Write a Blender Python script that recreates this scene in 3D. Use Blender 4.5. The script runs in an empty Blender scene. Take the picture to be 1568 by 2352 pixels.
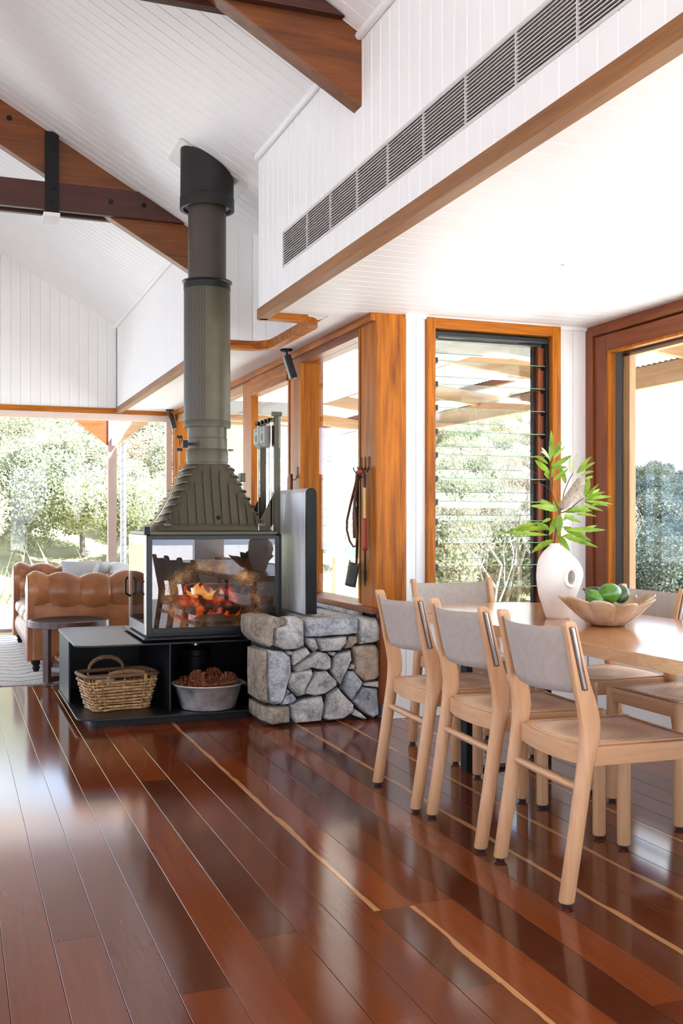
import bpy, bmesh, math, random
import numpy as np
from mathutils import Vector, Matrix, noise

random.seed(7)
SC = bpy.context.scene
COL = SC.collection

# ------------------------------------------------------------------ camera
FPX, EYE = 2380.0, 1.15
YAW = math.atan(892 / FPX)
cam_d = bpy.data.cameras.new('camera')
cam_d.sensor_fit = 'VERTICAL'
cam_d.sensor_height = 36.0
cam_d.lens = FPX / 2352 * 36.0
cam_d.shift_y = 22.0 / 2352
cam_d.clip_start = 0.05
cam_d.clip_end = 1000
cam = bpy.data.objects.new('camera', cam_d)
cam.location = (0, 0, EYE)
cam.rotation_euler = (math.radians(90), 0, -YAW)
COL.objects.link(cam)
SC.camera = cam

# ------------------------------------------------------------------ light
SUN_STRENGTH, SKY_STRENGTH, EXPOSURE = 9.0, 1.05, 2.38
w = bpy.data.worlds.new('sky')
SC.world = w
w.use_nodes = True
nt = w.node_tree
for n in list(nt.nodes):
    nt.nodes.remove(n)
o_ = nt.nodes.new('ShaderNodeOutputWorld')
bg = nt.nodes.new('ShaderNodeBackground')
tc = nt.nodes.new('ShaderNodeTexCoord')
mp = nt.nodes.new('ShaderNodeMapping')
mp.inputs['Scale'].default_value = (1.6, 1.6, 4.5)
cl = nt.nodes.new('ShaderNodeTexNoise')
cl.inputs['Scale'].default_value = 2.2
cl.inputs['Detail'].default_value = 6
cr = nt.nodes.new('ShaderNodeValToRGB')
cr.color_ramp.elements[0].position = 0.42
cr.color_ramp.elements[0].color = (0.52, 0.70, 1.0, 1)
cr.color_ramp.elements[1].position = 0.60
cr.color_ramp.elements[1].color = (0.93, 0.96, 1.0, 1)
nt.links.new(tc.outputs['Generated'], mp.inputs['Vector'])
nt.links.new(mp.outputs['Vector'], cl.inputs['Vector'])
nt.links.new(cl.outputs['Fac'], cr.inputs['Fac'])
nt.links.new(cr.outputs['Color'], bg.inputs['Color'])
bg.inputs['Strength'].default_value = SKY_STRENGTH
nt.links.new(bg.outputs['Background'], o_.inputs['Surface'])

sd = bpy.data.lights.new('sun', 'SUN')
sd.energy = SUN_STRENGTH
sd.angle = math.radians(1.5)
sd.color = (0.97, 0.98, 1.0)
sun = bpy.data.objects.new('sun', sd)
_from = Vector((0.62, -0.55, 1.0))
sun.rotation_euler = (-_from).to_track_quat('-Z', 'Y').to_euler()
sun.location = (20, -18, 30)
COL.objects.link(sun)

SC.view_settings.view_transform = 'Standard'
SC.view_settings.look = 'None'
SC.view_settings.gamma = 1.0
SC.view_settings.use_curve_mapping = False
SC.view_settings.exposure = EXPOSURE
cy = SC.cycles
cy.max_bounces = 9
cy.diffuse_bounces = 5
cy.glossy_bounces = 4
cy.transmission_bounces = 6
cy.transparent_max_bounces = 14
cy.caustics_reflective = False
cy.caustics_refractive = False
cy.sample_clamp_indirect = 6.0
cy.use_denoising = True

# ------------------------------------------------------------------ materials
def lin(c):
    return tuple((x / 255 / 12.92) if x / 255 <= 0.04045 else ((x / 255 + 0.055) / 1.055) ** 2.4 for x in c) + (1,)

class NT:
    def __init__(s, name):
        s.m = bpy.data.materials.new(name)
        s.m.use_nodes = True
        s.t = s.m.node_tree
        for n in list(s.t.nodes):
            s.t.nodes.remove(n)
        s.out = s.n('OutputMaterial')
    def n(s, t, **kw):
        x = s.t.nodes.new('ShaderNode' + t)
        for k, v in kw.items():
            if hasattr(x, k) and k not in x.inputs:
                setattr(x, k, v)
            else:
                x.inputs[k].default_value = v
        return x
    def l(s, a, b):
        s.t.links.new(a, b)
    def coord(s, kind='Object', scale=(1, 1, 1), rand=True):
        c = s.n('TexCoord')
        v = c.outputs[kind]
        if rand:
            oi = s.n('ObjectInfo')
            mul = s.n('VectorMath', operation='SCALE')
            mul.inputs[0].default_value = (13.1, 7.7, 9.3)
            s.l(oi.outputs['Random'], mul.inputs['Scale'])
            add = s.n('VectorMath', operation='ADD')
            s.l(v, add.inputs[0]); s.l(mul.outputs[0], add.inputs[1])
            v = add.outputs[0]
        mpn = s.n('Mapping')
        mpn.inputs['Scale'].default_value = scale
        s.l(v, mpn.inputs['Vector'])
        return mpn.outputs['Vector']
    def noise(s, vec, scale, detail=4, rough=0.55, dist=0.0):
        x = s.n('TexNoise', Scale=scale, Detail=detail, Roughness=rough, Distortion=dist)
        s.l(vec, x.inputs['Vector'])
        return x.outputs['Fac']
    def ramp(s, fac, stops):
        r = s.n('ValToRGB')
        e = r.color_ramp.elements
        while len(e) < len(stops):
            e.new(0.5)
        for k, (p, c) in enumerate(stops):
            e[k].position = p
            e[k].color = c if len(c) == 4 else tuple(c) + (1,)
        s.l(fac, r.inputs['Fac'])
        return r.outputs['Color']
    def mix(s, fac, a, b, blend='MIX'):
        x = s.n('Mix', data_type='RGBA', blend_type=blend)
        for sock, v in ((x.inputs[0], fac), (x.inputs[6], a), (x.inputs[7], b)):
            if isinstance(v, (int, float, tuple)):
                sock.default_value = v
            else:
                s.l(v, sock)
        return x.outputs[2]
    def math(s, op, a, b=0.0, c=None, clamp=False):
        x = s.n('Math', operation=op, use_clamp=clamp)
        for k, v in enumerate((a, b) if c is None else (a, b, c)):
            if isinstance(v, (int, float)):
                x.inputs[k].default_value = v
            else:
                s.l(v, x.inputs[k])
        return x.outputs[0]
    def bump(s, h, strength=0.3, dist=0.002):
        b = s.n('Bump', Strength=strength, Distance=dist)
        s.l(h, b.inputs['Height'])
        return b.outputs['Normal']
    def bsdf(s, color, rough=0.5, metal=0.0, normal=None, coat=0.0, coat_rough=0.1, spec=0.5, sheen=0.0, emit=None, estr=0.0):
        p = s.n('BsdfPrincipled', Metallic=metal)
        p.inputs['Specular IOR Level'].default_value = spec
        p.inputs['Coat Weight'].default_value = coat
        p.inputs['Coat Roughness'].default_value = coat_rough
        p.inputs['Sheen Weight'].default_value = sheen
        for sock, v in ((p.inputs['Base Color'], color), (p.inputs['Roughness'], rough)):
            if isinstance(v, (int, float, tuple)):
                sock.default_value = v
            else:
                s.l(v, sock)
        if normal is not None:
            s.l(normal, p.inputs['Normal'])
        if emit is not None:
            if isinstance(emit, tuple):
                p.inputs['Emission Color'].default_value = emit
            else:
                s.l(emit, p.inputs['Emission Color'])
            p.inputs['Emission Strength'].default_value = estr
        s.l(p.outputs['BSDF'], s.out.inputs['Surface'])
        return p

def plain(name, rgb, rough=0.5, metal=0.0, var=0.12, nscale=12.0, bump=0.0, bscale=60.0, coat=0.0, spec=0.5, sheen=0.0):
    t = NT(name)
    v = t.coord('Object', rand=True)
    c = lin(rgb)
    d = tuple(x * (1 - var) for x in c[:3]) + (1,)
    col = t.ramp(t.noise(v, nscale), [(0.3, d), (0.7, c)])
    nrm = t.bump(t.noise(v, bscale, 5), bump, 0.003) if bump else None
    t.bsdf(col, rough, metal, nrm, coat=coat, spec=spec, sheen=sheen)
    return t.m

def wood(name, dark, light, axis=2, rough=0.4, scale=3.0, stretch=0.06, coat=0.0, contrast=0.5, bump=0.08, spec=0.5):
    t = NT(name)
    sc = [1, 1, 1]; sc[axis] = stretch
    v = t.coord('Object', tuple(sc))
    g1 = t.noise(v, scale * 6, 6, 0.62, 1.2)
    g2 = t.noise(v, scale * 28, 3, 0.6, 0.3)
    f = t.math('ADD', t.math('MULTIPLY', g1, 0.72), t.math('MULTIPLY', g2, 0.28))
    lo = 0.5 - 0.22 * contrast / 0.5
    hi = 0.5 + 0.22 * contrast / 0.5
    col = t.ramp(f, [(max(lo, .05), lin(dark)), (min(hi, .95), lin(light))])
    t.bsdf(col, rough, 0.0, t.bump(g2, bump, 0.001), coat=coat, coat_rough=0.12, spec=spec)
    return t.m

M = {}
M['white'] = plain('white_paint', (240, 239, 237), 0.42, var=0.03, nscale=3)
M['white_gloss'] = plain('white_ceiling_paint', (244, 244, 243), 0.5, var=0.02, nscale=3)
M['groove'] = plain('groove_shadow_paint', (150, 148, 146), 0.6, var=0.03)
M['teak'] = {a: wood('oiled_hardwood_' + 'xyz'[a], (104, 48, 6), (204, 120, 22), a, 0.45, 3.2, 0.05, coat=0.0, contrast=0.42, spec=0.22) for a in range(3)}
M['redwood'] = {a: wood('red_hardwood_' + 'xyz'[a], (86, 36, 14), (150, 78, 32), a, 0.42, 3.0, 0.05, coat=0.05, spec=0.35) for a in range(3)}
M['darkwood'] = {a: wood('dark_rafter_wood_' + 'xyz'[a], (72, 34, 12), (142, 80, 30), a, 0.42, 2.6, 0.06) for a in range(3)}
M['tie'] = wood('deep_red_beam', (48, 20, 14), (84, 38, 26), 0, 0.45, 2.6, 0.06)
M['oak'] = {a: wood('pale_oak_' + 'xyz'[a], (188, 136, 92), (226, 182, 138), a, 0.42, 4.0, 0.05, contrast=0.7) for a in range(3)}
M['table_edge'] = wood('raw_table_edge', (202, 158, 110), (238, 206, 164), 1, 0.5, 5.0, 0.25, contrast=0.6)
M['table_top'] = wood('varnished_table_top', (168, 108, 62), (208, 148, 94), 1, 0.2, 3.0, 0.06, coat=0.5, contrast=0.6)
M['trim_timber'] = wood('brown_trim_timber', (106, 66, 32), (166, 112, 62), 1, 0.5, 3.0, 0.06)
M['pale_timber'] = {a: wood('weathered_timber_' + 'xyz'[a], (150, 112, 76), (196, 156, 112), a, 0.6, 3.0, 0.06) for a in range(3)}
M['black_steel'] = plain('blackened_steel', (38, 38, 42), 0.36, 0.55, 0.25, 6)
M['stove'] = plain('stove_enamel', (88, 82, 65), 0.42, 0.35, 0.15, 9, 0.05, 180)
M['stove_dark'] = plain('stove_frame_black', (40, 40, 40), 0.38, 0.4, 0.2, 9)
M['iron'] = plain('black_iron', (26, 25, 25), 0.5, 0.5, 0.2, 12)
M['alu_black'] = plain('black_aluminium', (34, 35, 36), 0.38, 0.3, 0.1, 10)
M['chrome'] = plain('brushed_metal', (176, 172, 164), 0.3, 0.9, 0.1, 30)
M['brass'] = plain('satin_brass', (190, 178, 150), 0.3, 0.85, 0.1, 20)
M['mortar'] = plain('dark_joint', (58, 57, 56), 0.9, 0, 0.3, 30)
M['fabric'] = None
M['ceramic'] = plain('matt_white_ceramic', (236, 230, 222), 0.6, 0, 0.04, 6, 0.05, 200)
M['slat'] = plain('vent_slat_paint', (206, 204, 200), 0.5, 0, 0.04, 5)
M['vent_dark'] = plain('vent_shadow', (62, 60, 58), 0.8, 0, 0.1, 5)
M['deck'] = plain('pale_deck_boards', (204, 200, 196), 0.7, 0, 0.15, 5)
M['bounce_ground'] = plain('pale_bounce_ground', (214, 212, 210), 0.9, 0, 0.15, 3)
M['soil'] = plain('hillside_soil', (150, 146, 108), 0.95, 0, 0.4, 0.6)
M['trunk'] = plain('grey_bark', (132, 122, 114), 0.9, 0, 0.35, 8)
M['colorbond'] = plain('corrugated_sheet', (208, 212, 208), 0.45, 0.1, 0.08, 4)
M['leather_whip'] = plain('brown_plaited_leather', (92, 42, 30), 0.45, 0, 0.5, 120, 0.3, 200)
M['red_wrap'] = plain('red_leather_wrap', (176, 44, 34), 0.45, 0, 0.4, 60)
M['cane'] = plain('pale_cane_handle', (214, 176, 112), 0.45, 0, 0.1, 30)
M['rubber'] = plain('glide_plastic', (48, 44, 44), 0.5)
M['rope'] = plain('twisted_rope', (150, 112, 74), 0.8, 0, 0.4, 80, 0.3, 120)
M['paper_red'] = plain('rust_red_cover', (150, 70, 50), 0.6)
M['paper_orange'] = plain('orange_cover', (196, 120, 70), 0.6)
M['downlight'] = plain('downlight_face', (228, 228, 228), 0.4)

def fabric(name, c, scale=420.0, rough=0.9, sheen=0.2):
    t = NT(name)
    v = t.coord('Object', rand=False)
    w1 = t.n('TexWave', wave_type='BANDS', bands_direction='Z', Scale=scale / 6.28)
    w2 = t.n('TexWave', wave_type='BANDS', bands_direction='Y', Scale=scale / 6.28)
    t.l(v, w1.inputs['Vector']); t.l(v, w2.inputs['Vector'])
    h = t.math('ADD', w1.outputs['Fac'], w2.outputs['Fac'])
    nz = t.noise(v, 40, 4)
    cc = lin(c)
    col = t.ramp(nz, [(0.3, tuple(x * 0.86 for x in cc[:3])), (0.7, cc[:3])])
    t.bsdf(col, rough, 0, t.bump(h, 0.15, 0.0006), sheen=sheen)
    return t.m
M['fabric'] = fabric('taupe_sling_fabric', (182, 170, 160))
M['linen'] = fabric('grey_cushion_linen', (196, 198, 200))

def cane_mat():
    t = NT('woven_cane')
    v = t.coord('Object', rand=False)
    br = t.n('TexChecker', Scale=165.0)
    t.l(v, br.inputs['Vector'])
    rot = t.n('Mapping'); rot.inputs['Rotation'].default_value = (0, 0, math.radians(45))
    t.l(v, rot.inputs['Vector'])
    vo = t.n('TexVoronoi', Scale=95.0, Randomness=0.08)
    t.l(rot.outputs['Vector'], vo.inputs['Vector'])
    col = t.ramp(vo.outputs['Distance'], [(0.12, lin((112, 72, 48))), (0.3, lin((206, 160, 122))), (0.55, lin((238, 208, 180)))])
    t.bsdf(col, 0.55, 0, t.bump(vo.outputs['Distance'], 0.7, 0.003))
    return t.m
M['cane_seat'] = cane_mat()

def plank_mat(name, sap=0):
    t = NT(name)
    v = t.coord('Object', (1, 0.03, 1))
    g1 = t.noise(v, 13, 2, 0.5, 0.4)
    g2 = t.noise(v, 120, 3, 0.6, 0.2)
    oi = t.n('ObjectInfo')
    base = t.ramp(oi.outputs['Random'], [(0.0, lin((100, 46, 25))), (0.25, lin((124, 60, 31))), (0.5, lin((88, 43, 26))), (0.75, lin((140, 69, 34))), (0.93, lin((112, 54, 29))), (1.0, lin((170, 92, 44)))])
    dark = t.mix(1.0, base, (0.66, 0.61, 0.59, 1), 'MULTIPLY')
    f = t.math('ADD', t.math('MULTIPLY', g1, 0.42), t.math('MULTIPLY', g2, 0.58))
    fr = t.ramp(f, [(0.24, (0, 0, 0)), (0.76, (1, 1, 1))])
    col = t.mix(fr, dark, base)
    if sap:
        c = t.n('TexCoord')
        sp = t.n('SeparateXYZ'); t.l(c.outputs['Object'], sp.inputs[0])
        mpn = t.n('Mapping'); mpn.inputs['Scale'].default_value = (0.0, 2.2, 0.0)
        t.l(c.outputs['Object'], mpn.inputs['Vector'])
        wob = t.noise(mpn.outputs['Vector'], 1.4, 3)
        edge = t.math('MULTIPLY', sp.outputs['X'], float(sap))          # positive towards the pale edge
        lim = t.math('ADD', t.math('MULTIPLY', wob, -0.05), 0.071)
        msk = t.math('MULTIPLY', t.math('SUBTRACT', edge, lim), 500.0, clamp=True)
        halo = t.math('MULTIPLY', t.math('SUBTRACT', edge, t.math('SUBTRACT', lim, 0.022)), 45.0, clamp=True)
        col = t.mix(t.math('MULTIPLY', halo, 0.55), col, lin((84, 40, 22)))
        col = t.mix(msk, col, t.ramp(g2, [(0.3, lin((176, 118, 72))), (0.7, lin((206, 150, 98)))]))
    rn = t.noise(t.coord('Object', (1, 0.1, 1)), 5, 2)
    rough = t.math('ADD', t.math('MULTIPLY', rn, 0.12), 0.22)
    t.bsdf(col, rough, 0, None, coat=0.95, coat_rough=0.12, spec=0.0)
    return t.m
M['plank'] = plank_mat('varnished_floor_plank')
M['plank_l'] = plank_mat('floor_plank_pale_edge', -1)
M['plank_r'] = plank_mat('floor_plank_pale_edge_other', 1)

def glass_mat(name, tint=(1, 1, 1), ior=1.5, soot=False, rough=0.0):
    t = NT(name)
    tr = t.n('BsdfTransparent'); tr.inputs['Color'].default_value = tuple(tint) + (1,)
    gl = t.n('BsdfGlossy', Roughness=rough)
    f0 = ((ior - 1) / (ior + 1)) ** 2
    lw = t.n('LayerWeight', Blend=0.5)
    fr = t.math('ADD', t.math('MULTIPLY', t.math('POWER', lw.outputs['Facing'], 5.0), (1 - f0) * 0.6), f0)
    mx = t.n('MixShader')
    t.l(fr, mx.inputs[0]); t.l(tr.outputs[0], mx.inputs[1]); t.l(gl.outputs[0], mx.inputs[2])
    res = mx.outputs[0]
    if soot:
        c = t.n('TexCoord')
        v = c.outputs['Object']
        sp = t.n('SeparateXYZ'); t.l(v, sp.inputs[0])
        # ring of burnt-on specks around the fire: r^2 in the pane's own plane
        dx = t.math('DIVIDE', sp.outputs['X'], 0.27)
        dz = t.math('DIVIDE', t.math('SUBTRACT', sp.outputs['Z'], -0.10), 0.21)
        r2 = t.math('ADD', t.math('MULTIPLY', dx, dx), t.math('MULTIPLY', dz, dz))
        ring = t.math('SUBTRACT', 1.0, t.math('ABSOLUTE', t.math('SUBTRACT', r2, 0.95)), clamp=True)
        patch = t.math('MULTIPLY', ring, t.math('MULTIPLY', t.noise(v, 9, 3), 1.5))
        spk = t.noise(v, 330, 2, 0.7)
        m = t.math('MULTIPLY', t.math('SUBTRACT', t.math('ADD', spk, t.math('MULTIPLY', patch, 0.34)), 0.72), 9.0, clamp=True)
        dif = t.n('BsdfDiffuse')
        t.l(t.ramp(t.noise(v, 12, 2), [(0.35, lin((150, 84, 48))), (0.65, lin((216, 176, 120)))]), dif.inputs['Color'])
        m2 = t.n('MixShader')
        t.l(m, m2.inputs[0]); t.l(res, m2.inputs[1]); t.l(dif.outputs[0], m2.inputs[2])
        res = m2.outputs[0]
    t.l(res, t.out.inputs['Surface'])
    return t.m
M['glass'] = glass_mat('window_glass', (0.97, 0.985, 0.98), 1.45)
M['blade_glass'] = glass_mat('louvre_glass', (0.95, 0.975, 0.96), 2.9)
M['stove_glass'] = glass_mat('sooty_stove_glass', (0.80, 0.77, 0.76), 1.75, soot=True)
M['side_glass'] = glass_mat('stove_side_glass', (0.8, 0.8, 0.8), 1.9)
M['glass_edge'] = plain('green_glass_edge', (150, 196, 160), 0.2, 0, 0.05)

def mesh_casing_mat():
    t = NT('perforated_flue_casing')
    c = t.n('TexCoord')
    sp = t.n('SeparateXYZ'); t.l(c.outputs['Object'], sp.inputs[0])
    ang = t.math('ARCTAN2', sp.outputs['Y'], sp.outputs['X'])
    u = t.math('MULTIPLY', ang, 0.145 / 0.030)                       # column index around the casing
    zig = t.math('ABSOLUTE', t.math('SUBTRACT', t.math('FRACT', u), 0.5))
    vv = t.math('FRACT', t.math('ADD', t.math('MULTIPLY', sp.outputs['Z'], 70.0), t.math('MULTIPLY', zig, 2.4)))
    hole = t.math('GREATER_THAN', vv, 0.52)
    web = t.math('GREATER_THAN', t.math('ABSOLUTE', t.math('SUBTRACT', zig, 0.25)), 0.19)
    hole = t.math('MULTIPLY', hole, t.math('SUBTRACT', 1.0, web))
    col = t.mix(hole, lin((92, 87, 76)), (0.006, 0.006, 0.006, 1))
    t.bsdf(col, 0.42, 0.35, t.bump(hole, -0.6, 0.004))
    return t.m
M['perforated'] = mesh_casing_mat()

def stone_mat(name, c1, c2, c3):
    t = NT(name)
    v = t.coord('Object')
    n1 = t.noise(v, 9, 6, 0.65, 0.6)
    n2 = t.noise(v, 60, 5, 0.7)
    n3 = t.noise(v, 260, 2, 0.6)
    f = t.math('ADD', t.math('MULTIPLY', n1, 0.5), t.math('ADD', t.math('MULTIPLY', n2, 0.3), t.math('MULTIPLY', n3, 0.2)))
    col = t.ramp(f, [(0.38, lin(c1)), (0.47, lin(c2)), (0.57, lin(c3))])
    t.bsdf(col, 0.82, 0, t.bump(t.math('ADD', n1, t.math('MULTIPLY', n2, 0.8)), 1.0, 0.026))
    return t.m
M['stone_grey'] = stone_mat('grey_fieldstone', (128, 128, 129), (208, 206, 202), (250, 248, 243))
M['stone_blue'] = stone_mat('blue_grey_fieldstone', (110, 116, 127), (184, 190, 199), (238, 240, 242))
M['stone_tan'] = stone_mat('tan_fieldstone', (146, 122, 102), (196, 170, 146), (224, 206, 186))
M['stone_brown'] = stone_mat('brown_weathered_fieldstone', (112, 100, 90), (172, 156, 138), (214, 202, 182))

def leather_mat():
    t = NT('tan_leather')
    v = t.coord('Object', rand=False)
    n1 = t.noise(v, 4, 5)
    n2 = t.noise(v, 160, 3)
    col = t.ramp(n1, [(0.3, lin((132, 78, 44))), (0.6, lin((176, 112, 66))), (0.8, lin((192, 130, 84)))])
    t.bsdf(col, 0.36, 0, t.bump(n2, 0.1, 0.001), coat=0.1)
    return t.m
M['leather'] = leather_mat()
M['leather_pale'] = plain('worn_seat_leather', (176, 148, 124), 0.4, 0, 0.2, 6)

def rug_mat():
    t = NT('cream_rug_dark_lines')
    v = t.coord('Object', rand=False)
    sp = t.n('SeparateXYZ'); t.l(v, sp.inputs[0])
    zig = t.math('ABSOLUTE', t.math('SUBTRACT', t.math('FRACT', t.math('MULTIPLY', sp.outputs['X'], 2.6)), 0.5))
    wob = t.math('MULTIPLY', t.noise(v, 6, 3), 0.6)
    s = t.math('FRACT', t.math('ADD', t.math('MULTIPLY', sp.outputs['Y'], 5.2), t.math('ADD', t.math('MULTIPLY', zig, 1.3), wob)))
    ln = t.math('LESS_THAN', s, 0.15)
    col = t.mix(ln, t.ramp(t.noise(v, 90, 3), [(0.3, lin((196, 192, 184))), (0.7, lin((232, 228, 220)))]), lin((84, 82, 82)))
    t.bsdf(col, 0.95, 0, t.bump(t.noise(v, 120, 3), 0.6, 0.006), sheen=0.3)
    return t.m
M['rug'] = rug_mat()

def stripe_mat():
    t = NT('striped_throw')
    v = t.coord('Object', rand=False)
    sp = t.n('SeparateXYZ'); t.l(v, sp.inputs[0])
    s = t.math('FRACT', t.math('MULTIPLY', sp.outputs['Y'], 12.0))
    col = t.mix(t.math('LESS_THAN', s, 0.28), lin((226, 226, 226)), lin((96, 98, 104)))
    t.bsdf(col, 0.9, 0, t.bump(t.noise(v, 70, 3), 0.4, 0.004), sheen=0.3)
    return t.m
M['throw'] = stripe_mat()

def tin_mat():
    t = NT('galvanised_tin')
    v = t.coord('Object')
    n1 = t.noise(v, 12, 5, 0.65)
    col = t.ramp(n1, [(0.3, lin((140, 136, 132))), (0.5, lin((186, 182, 178))), (0.7, lin((214, 208, 202)))])
    t.bsdf(col, t.math('ADD', t.math('MULTIPLY', n1, 0.3), 0.35), 0.6)
    return t.m
M['tin'] = tin_mat()
M['pale_frame'] = plain('pale_sunlit_frame', (226, 206, 192), 0.5, 0, 0.06, 6)  # sunlight on the timber is put into this base colour

def wicker_mat():
    t = NT('willow_cane')
    v = t.coord('Object')
    col = t.ramp(t.noise(v, 30, 4), [(0.3, lin((128, 92, 54))), (0.55, lin((188, 146, 96))), (0.75, lin((214, 180, 132)))])
    t.bsdf(col, 0.55)
    return t.m
M['wicker'] = wicker_mat()
M['cone'] = plain('pine_cone_scale', (150, 82, 46), 0.7, 0, 0.6, 90)

def bowl_mat():
    t = NT('speckled_stone_bowl')
    v = t.coord('Object')
    n1 = t.noise(v, 10, 5)
    col = t.ramp(n1, [(0.3, lin((160, 128, 96))), (0.5, lin((196, 168, 136))), (0.7, lin((218, 202, 182)))])
    t.bsdf(col, 0.25, 0, t.bump(t.noise(v, 40, 4), 0.15, 0.003), coat=0.3)
    return t.m
M['bowl'] = bowl_mat()

def avocado_mat(name, a, b):
    t = NT(name)
    v = t.coord('Object')
    col = t.ramp(t.noise(v, 26, 5, 0.7), [(0.35, lin(a)), (0.65, lin(b))])
    t.bsdf(col, 0.32, 0, t.bump(t.noise(v, 150, 3), 0.35, 0.002), coat=0.15)
    return t.m
M['avo_green'] = avocado_mat('bright_avocado_skin', (46, 96, 22), (96, 150, 40))
M['avo_dark'] = avocado_mat('dark_avocado_skin', (32, 48, 22), (66, 88, 44))

def leaf_mat(name, a, b, trans=0.35):
    t = NT(name)
    v = t.coord('Object')
    col = t.ramp(t.noise(v, 14, 3), [(0.3, lin(a)), (0.7, lin(b))])
    p = t.bsdf(col, 0.45)
    tl = t.n('BsdfTranslucent'); t.l(col, tl.inputs['Color'])
    mx = t.n('MixShader'); mx.inputs[0].default_value = trans
    t.l(p.outputs[0], mx.inputs[1]); t.l(tl.outputs[0], mx.inputs[2])
    t.l(mx.outputs[0], t.out.inputs['Surface'])
    return t.m
M['leaf'] = leaf_mat('banksia_leaf', (92, 132, 30), (164, 196, 62))
M['leaf_pale'] = leaf_mat('banksia_leaf_underside', (190, 204, 150), (222, 226, 190))
M['stem'] = plain('brown_twig', (124, 74, 44), 0.7, 0, 0.3, 60)

def flower_mat():
    t = NT('banksia_spike')
    v = t.coord('Object', rand=False)
    vo = t.n('TexVoronoi', Scale=260.0, Randomness=0.35)
    t.l(v, vo.inputs['Vector'])
    col = t.ramp(vo.outputs['Distance'], [(0.1, lin((238, 232, 216))), (0.4, lin((188, 172, 150))), (0.7, lin((110, 88, 74)))])
    t.bsdf(col, 0.8, 0, t.bump(vo.outputs['Distance'], -0.8, 0.003))
    return t.m
M['flower'] = flower_mat()

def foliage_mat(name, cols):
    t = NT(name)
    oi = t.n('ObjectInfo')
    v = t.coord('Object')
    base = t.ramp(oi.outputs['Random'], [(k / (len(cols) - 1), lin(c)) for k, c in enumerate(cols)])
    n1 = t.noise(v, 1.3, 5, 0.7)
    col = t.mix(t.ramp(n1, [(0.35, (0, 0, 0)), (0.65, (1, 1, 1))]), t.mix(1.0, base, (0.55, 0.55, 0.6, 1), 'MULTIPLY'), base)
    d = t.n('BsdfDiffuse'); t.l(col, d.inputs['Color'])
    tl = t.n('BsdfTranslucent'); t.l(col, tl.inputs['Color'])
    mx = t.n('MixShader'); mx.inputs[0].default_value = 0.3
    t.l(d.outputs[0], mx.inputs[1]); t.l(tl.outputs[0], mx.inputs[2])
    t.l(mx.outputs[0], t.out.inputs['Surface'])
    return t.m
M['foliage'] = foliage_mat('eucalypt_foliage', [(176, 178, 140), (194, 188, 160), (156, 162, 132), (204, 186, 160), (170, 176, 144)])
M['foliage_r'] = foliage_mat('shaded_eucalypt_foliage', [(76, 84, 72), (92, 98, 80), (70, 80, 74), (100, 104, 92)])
M['grass'] = foliage_mat('tall_dry_grass', [(190, 196, 140), (210, 206, 160)])

def ember_mat():
    t = NT('glowing_log')
    v = t.coord('Object', rand=False)
    n1 = t.noise(v, 16, 5, 0.65)
    em = t.ramp(n1, [(0.47, (0.0, 0, 0)), (0.54, (0.5, 0.02, 0.0)), (0.63, (1.0, 0.20, 0.02)), (0.74, (1.0, 0.66, 0.22))])
    t.bsdf(lin((44, 34, 30)), 0.9, emit=em, estr=0.17)
    return t.m
M['ember'] = ember_mat()

def flame_mat():
    t = NT('flame')
    c = t.n('TexCoord')
    lw = t.n('LayerWeight', Blend=0.35)
    em = t.n('Emission', Strength=0.28)
    n1 = t.noise(c.outputs['Object'], 14, 3)
    t.l(t.ramp(n1, [(0.35, (1.0, 0.2, 0.02)), (0.65, (1.0, 0.62, 0.16))]), em.inputs['Color'])
    tr = t.n('BsdfTransparent')
    mx = t.n('MixShader')
    f = t.math('ADD', t.math('MULTIPLY', lw.outputs['Facing'], 0.7), 0.35, clamp=True)
    t.l(f, mx.inputs[0]); t.l(em.outputs[0], mx.inputs[1]); t.l(tr.outputs[0], mx.inputs[2])
    t.l(mx.outputs[0], t.out.inputs['Surface'])
    return t.m
M['flame'] = flame_mat()
M['firebrick'] = plain('sooty_firebrick', (40, 34, 34), 0.9, 0, 0.4, 10, 0.3, 40)

# ------------------------------------------------------------------ mesh helpers
V = Vector
def vec(*a):
    return Vector(a[0]) if len(a) == 1 else Vector(a)

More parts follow.
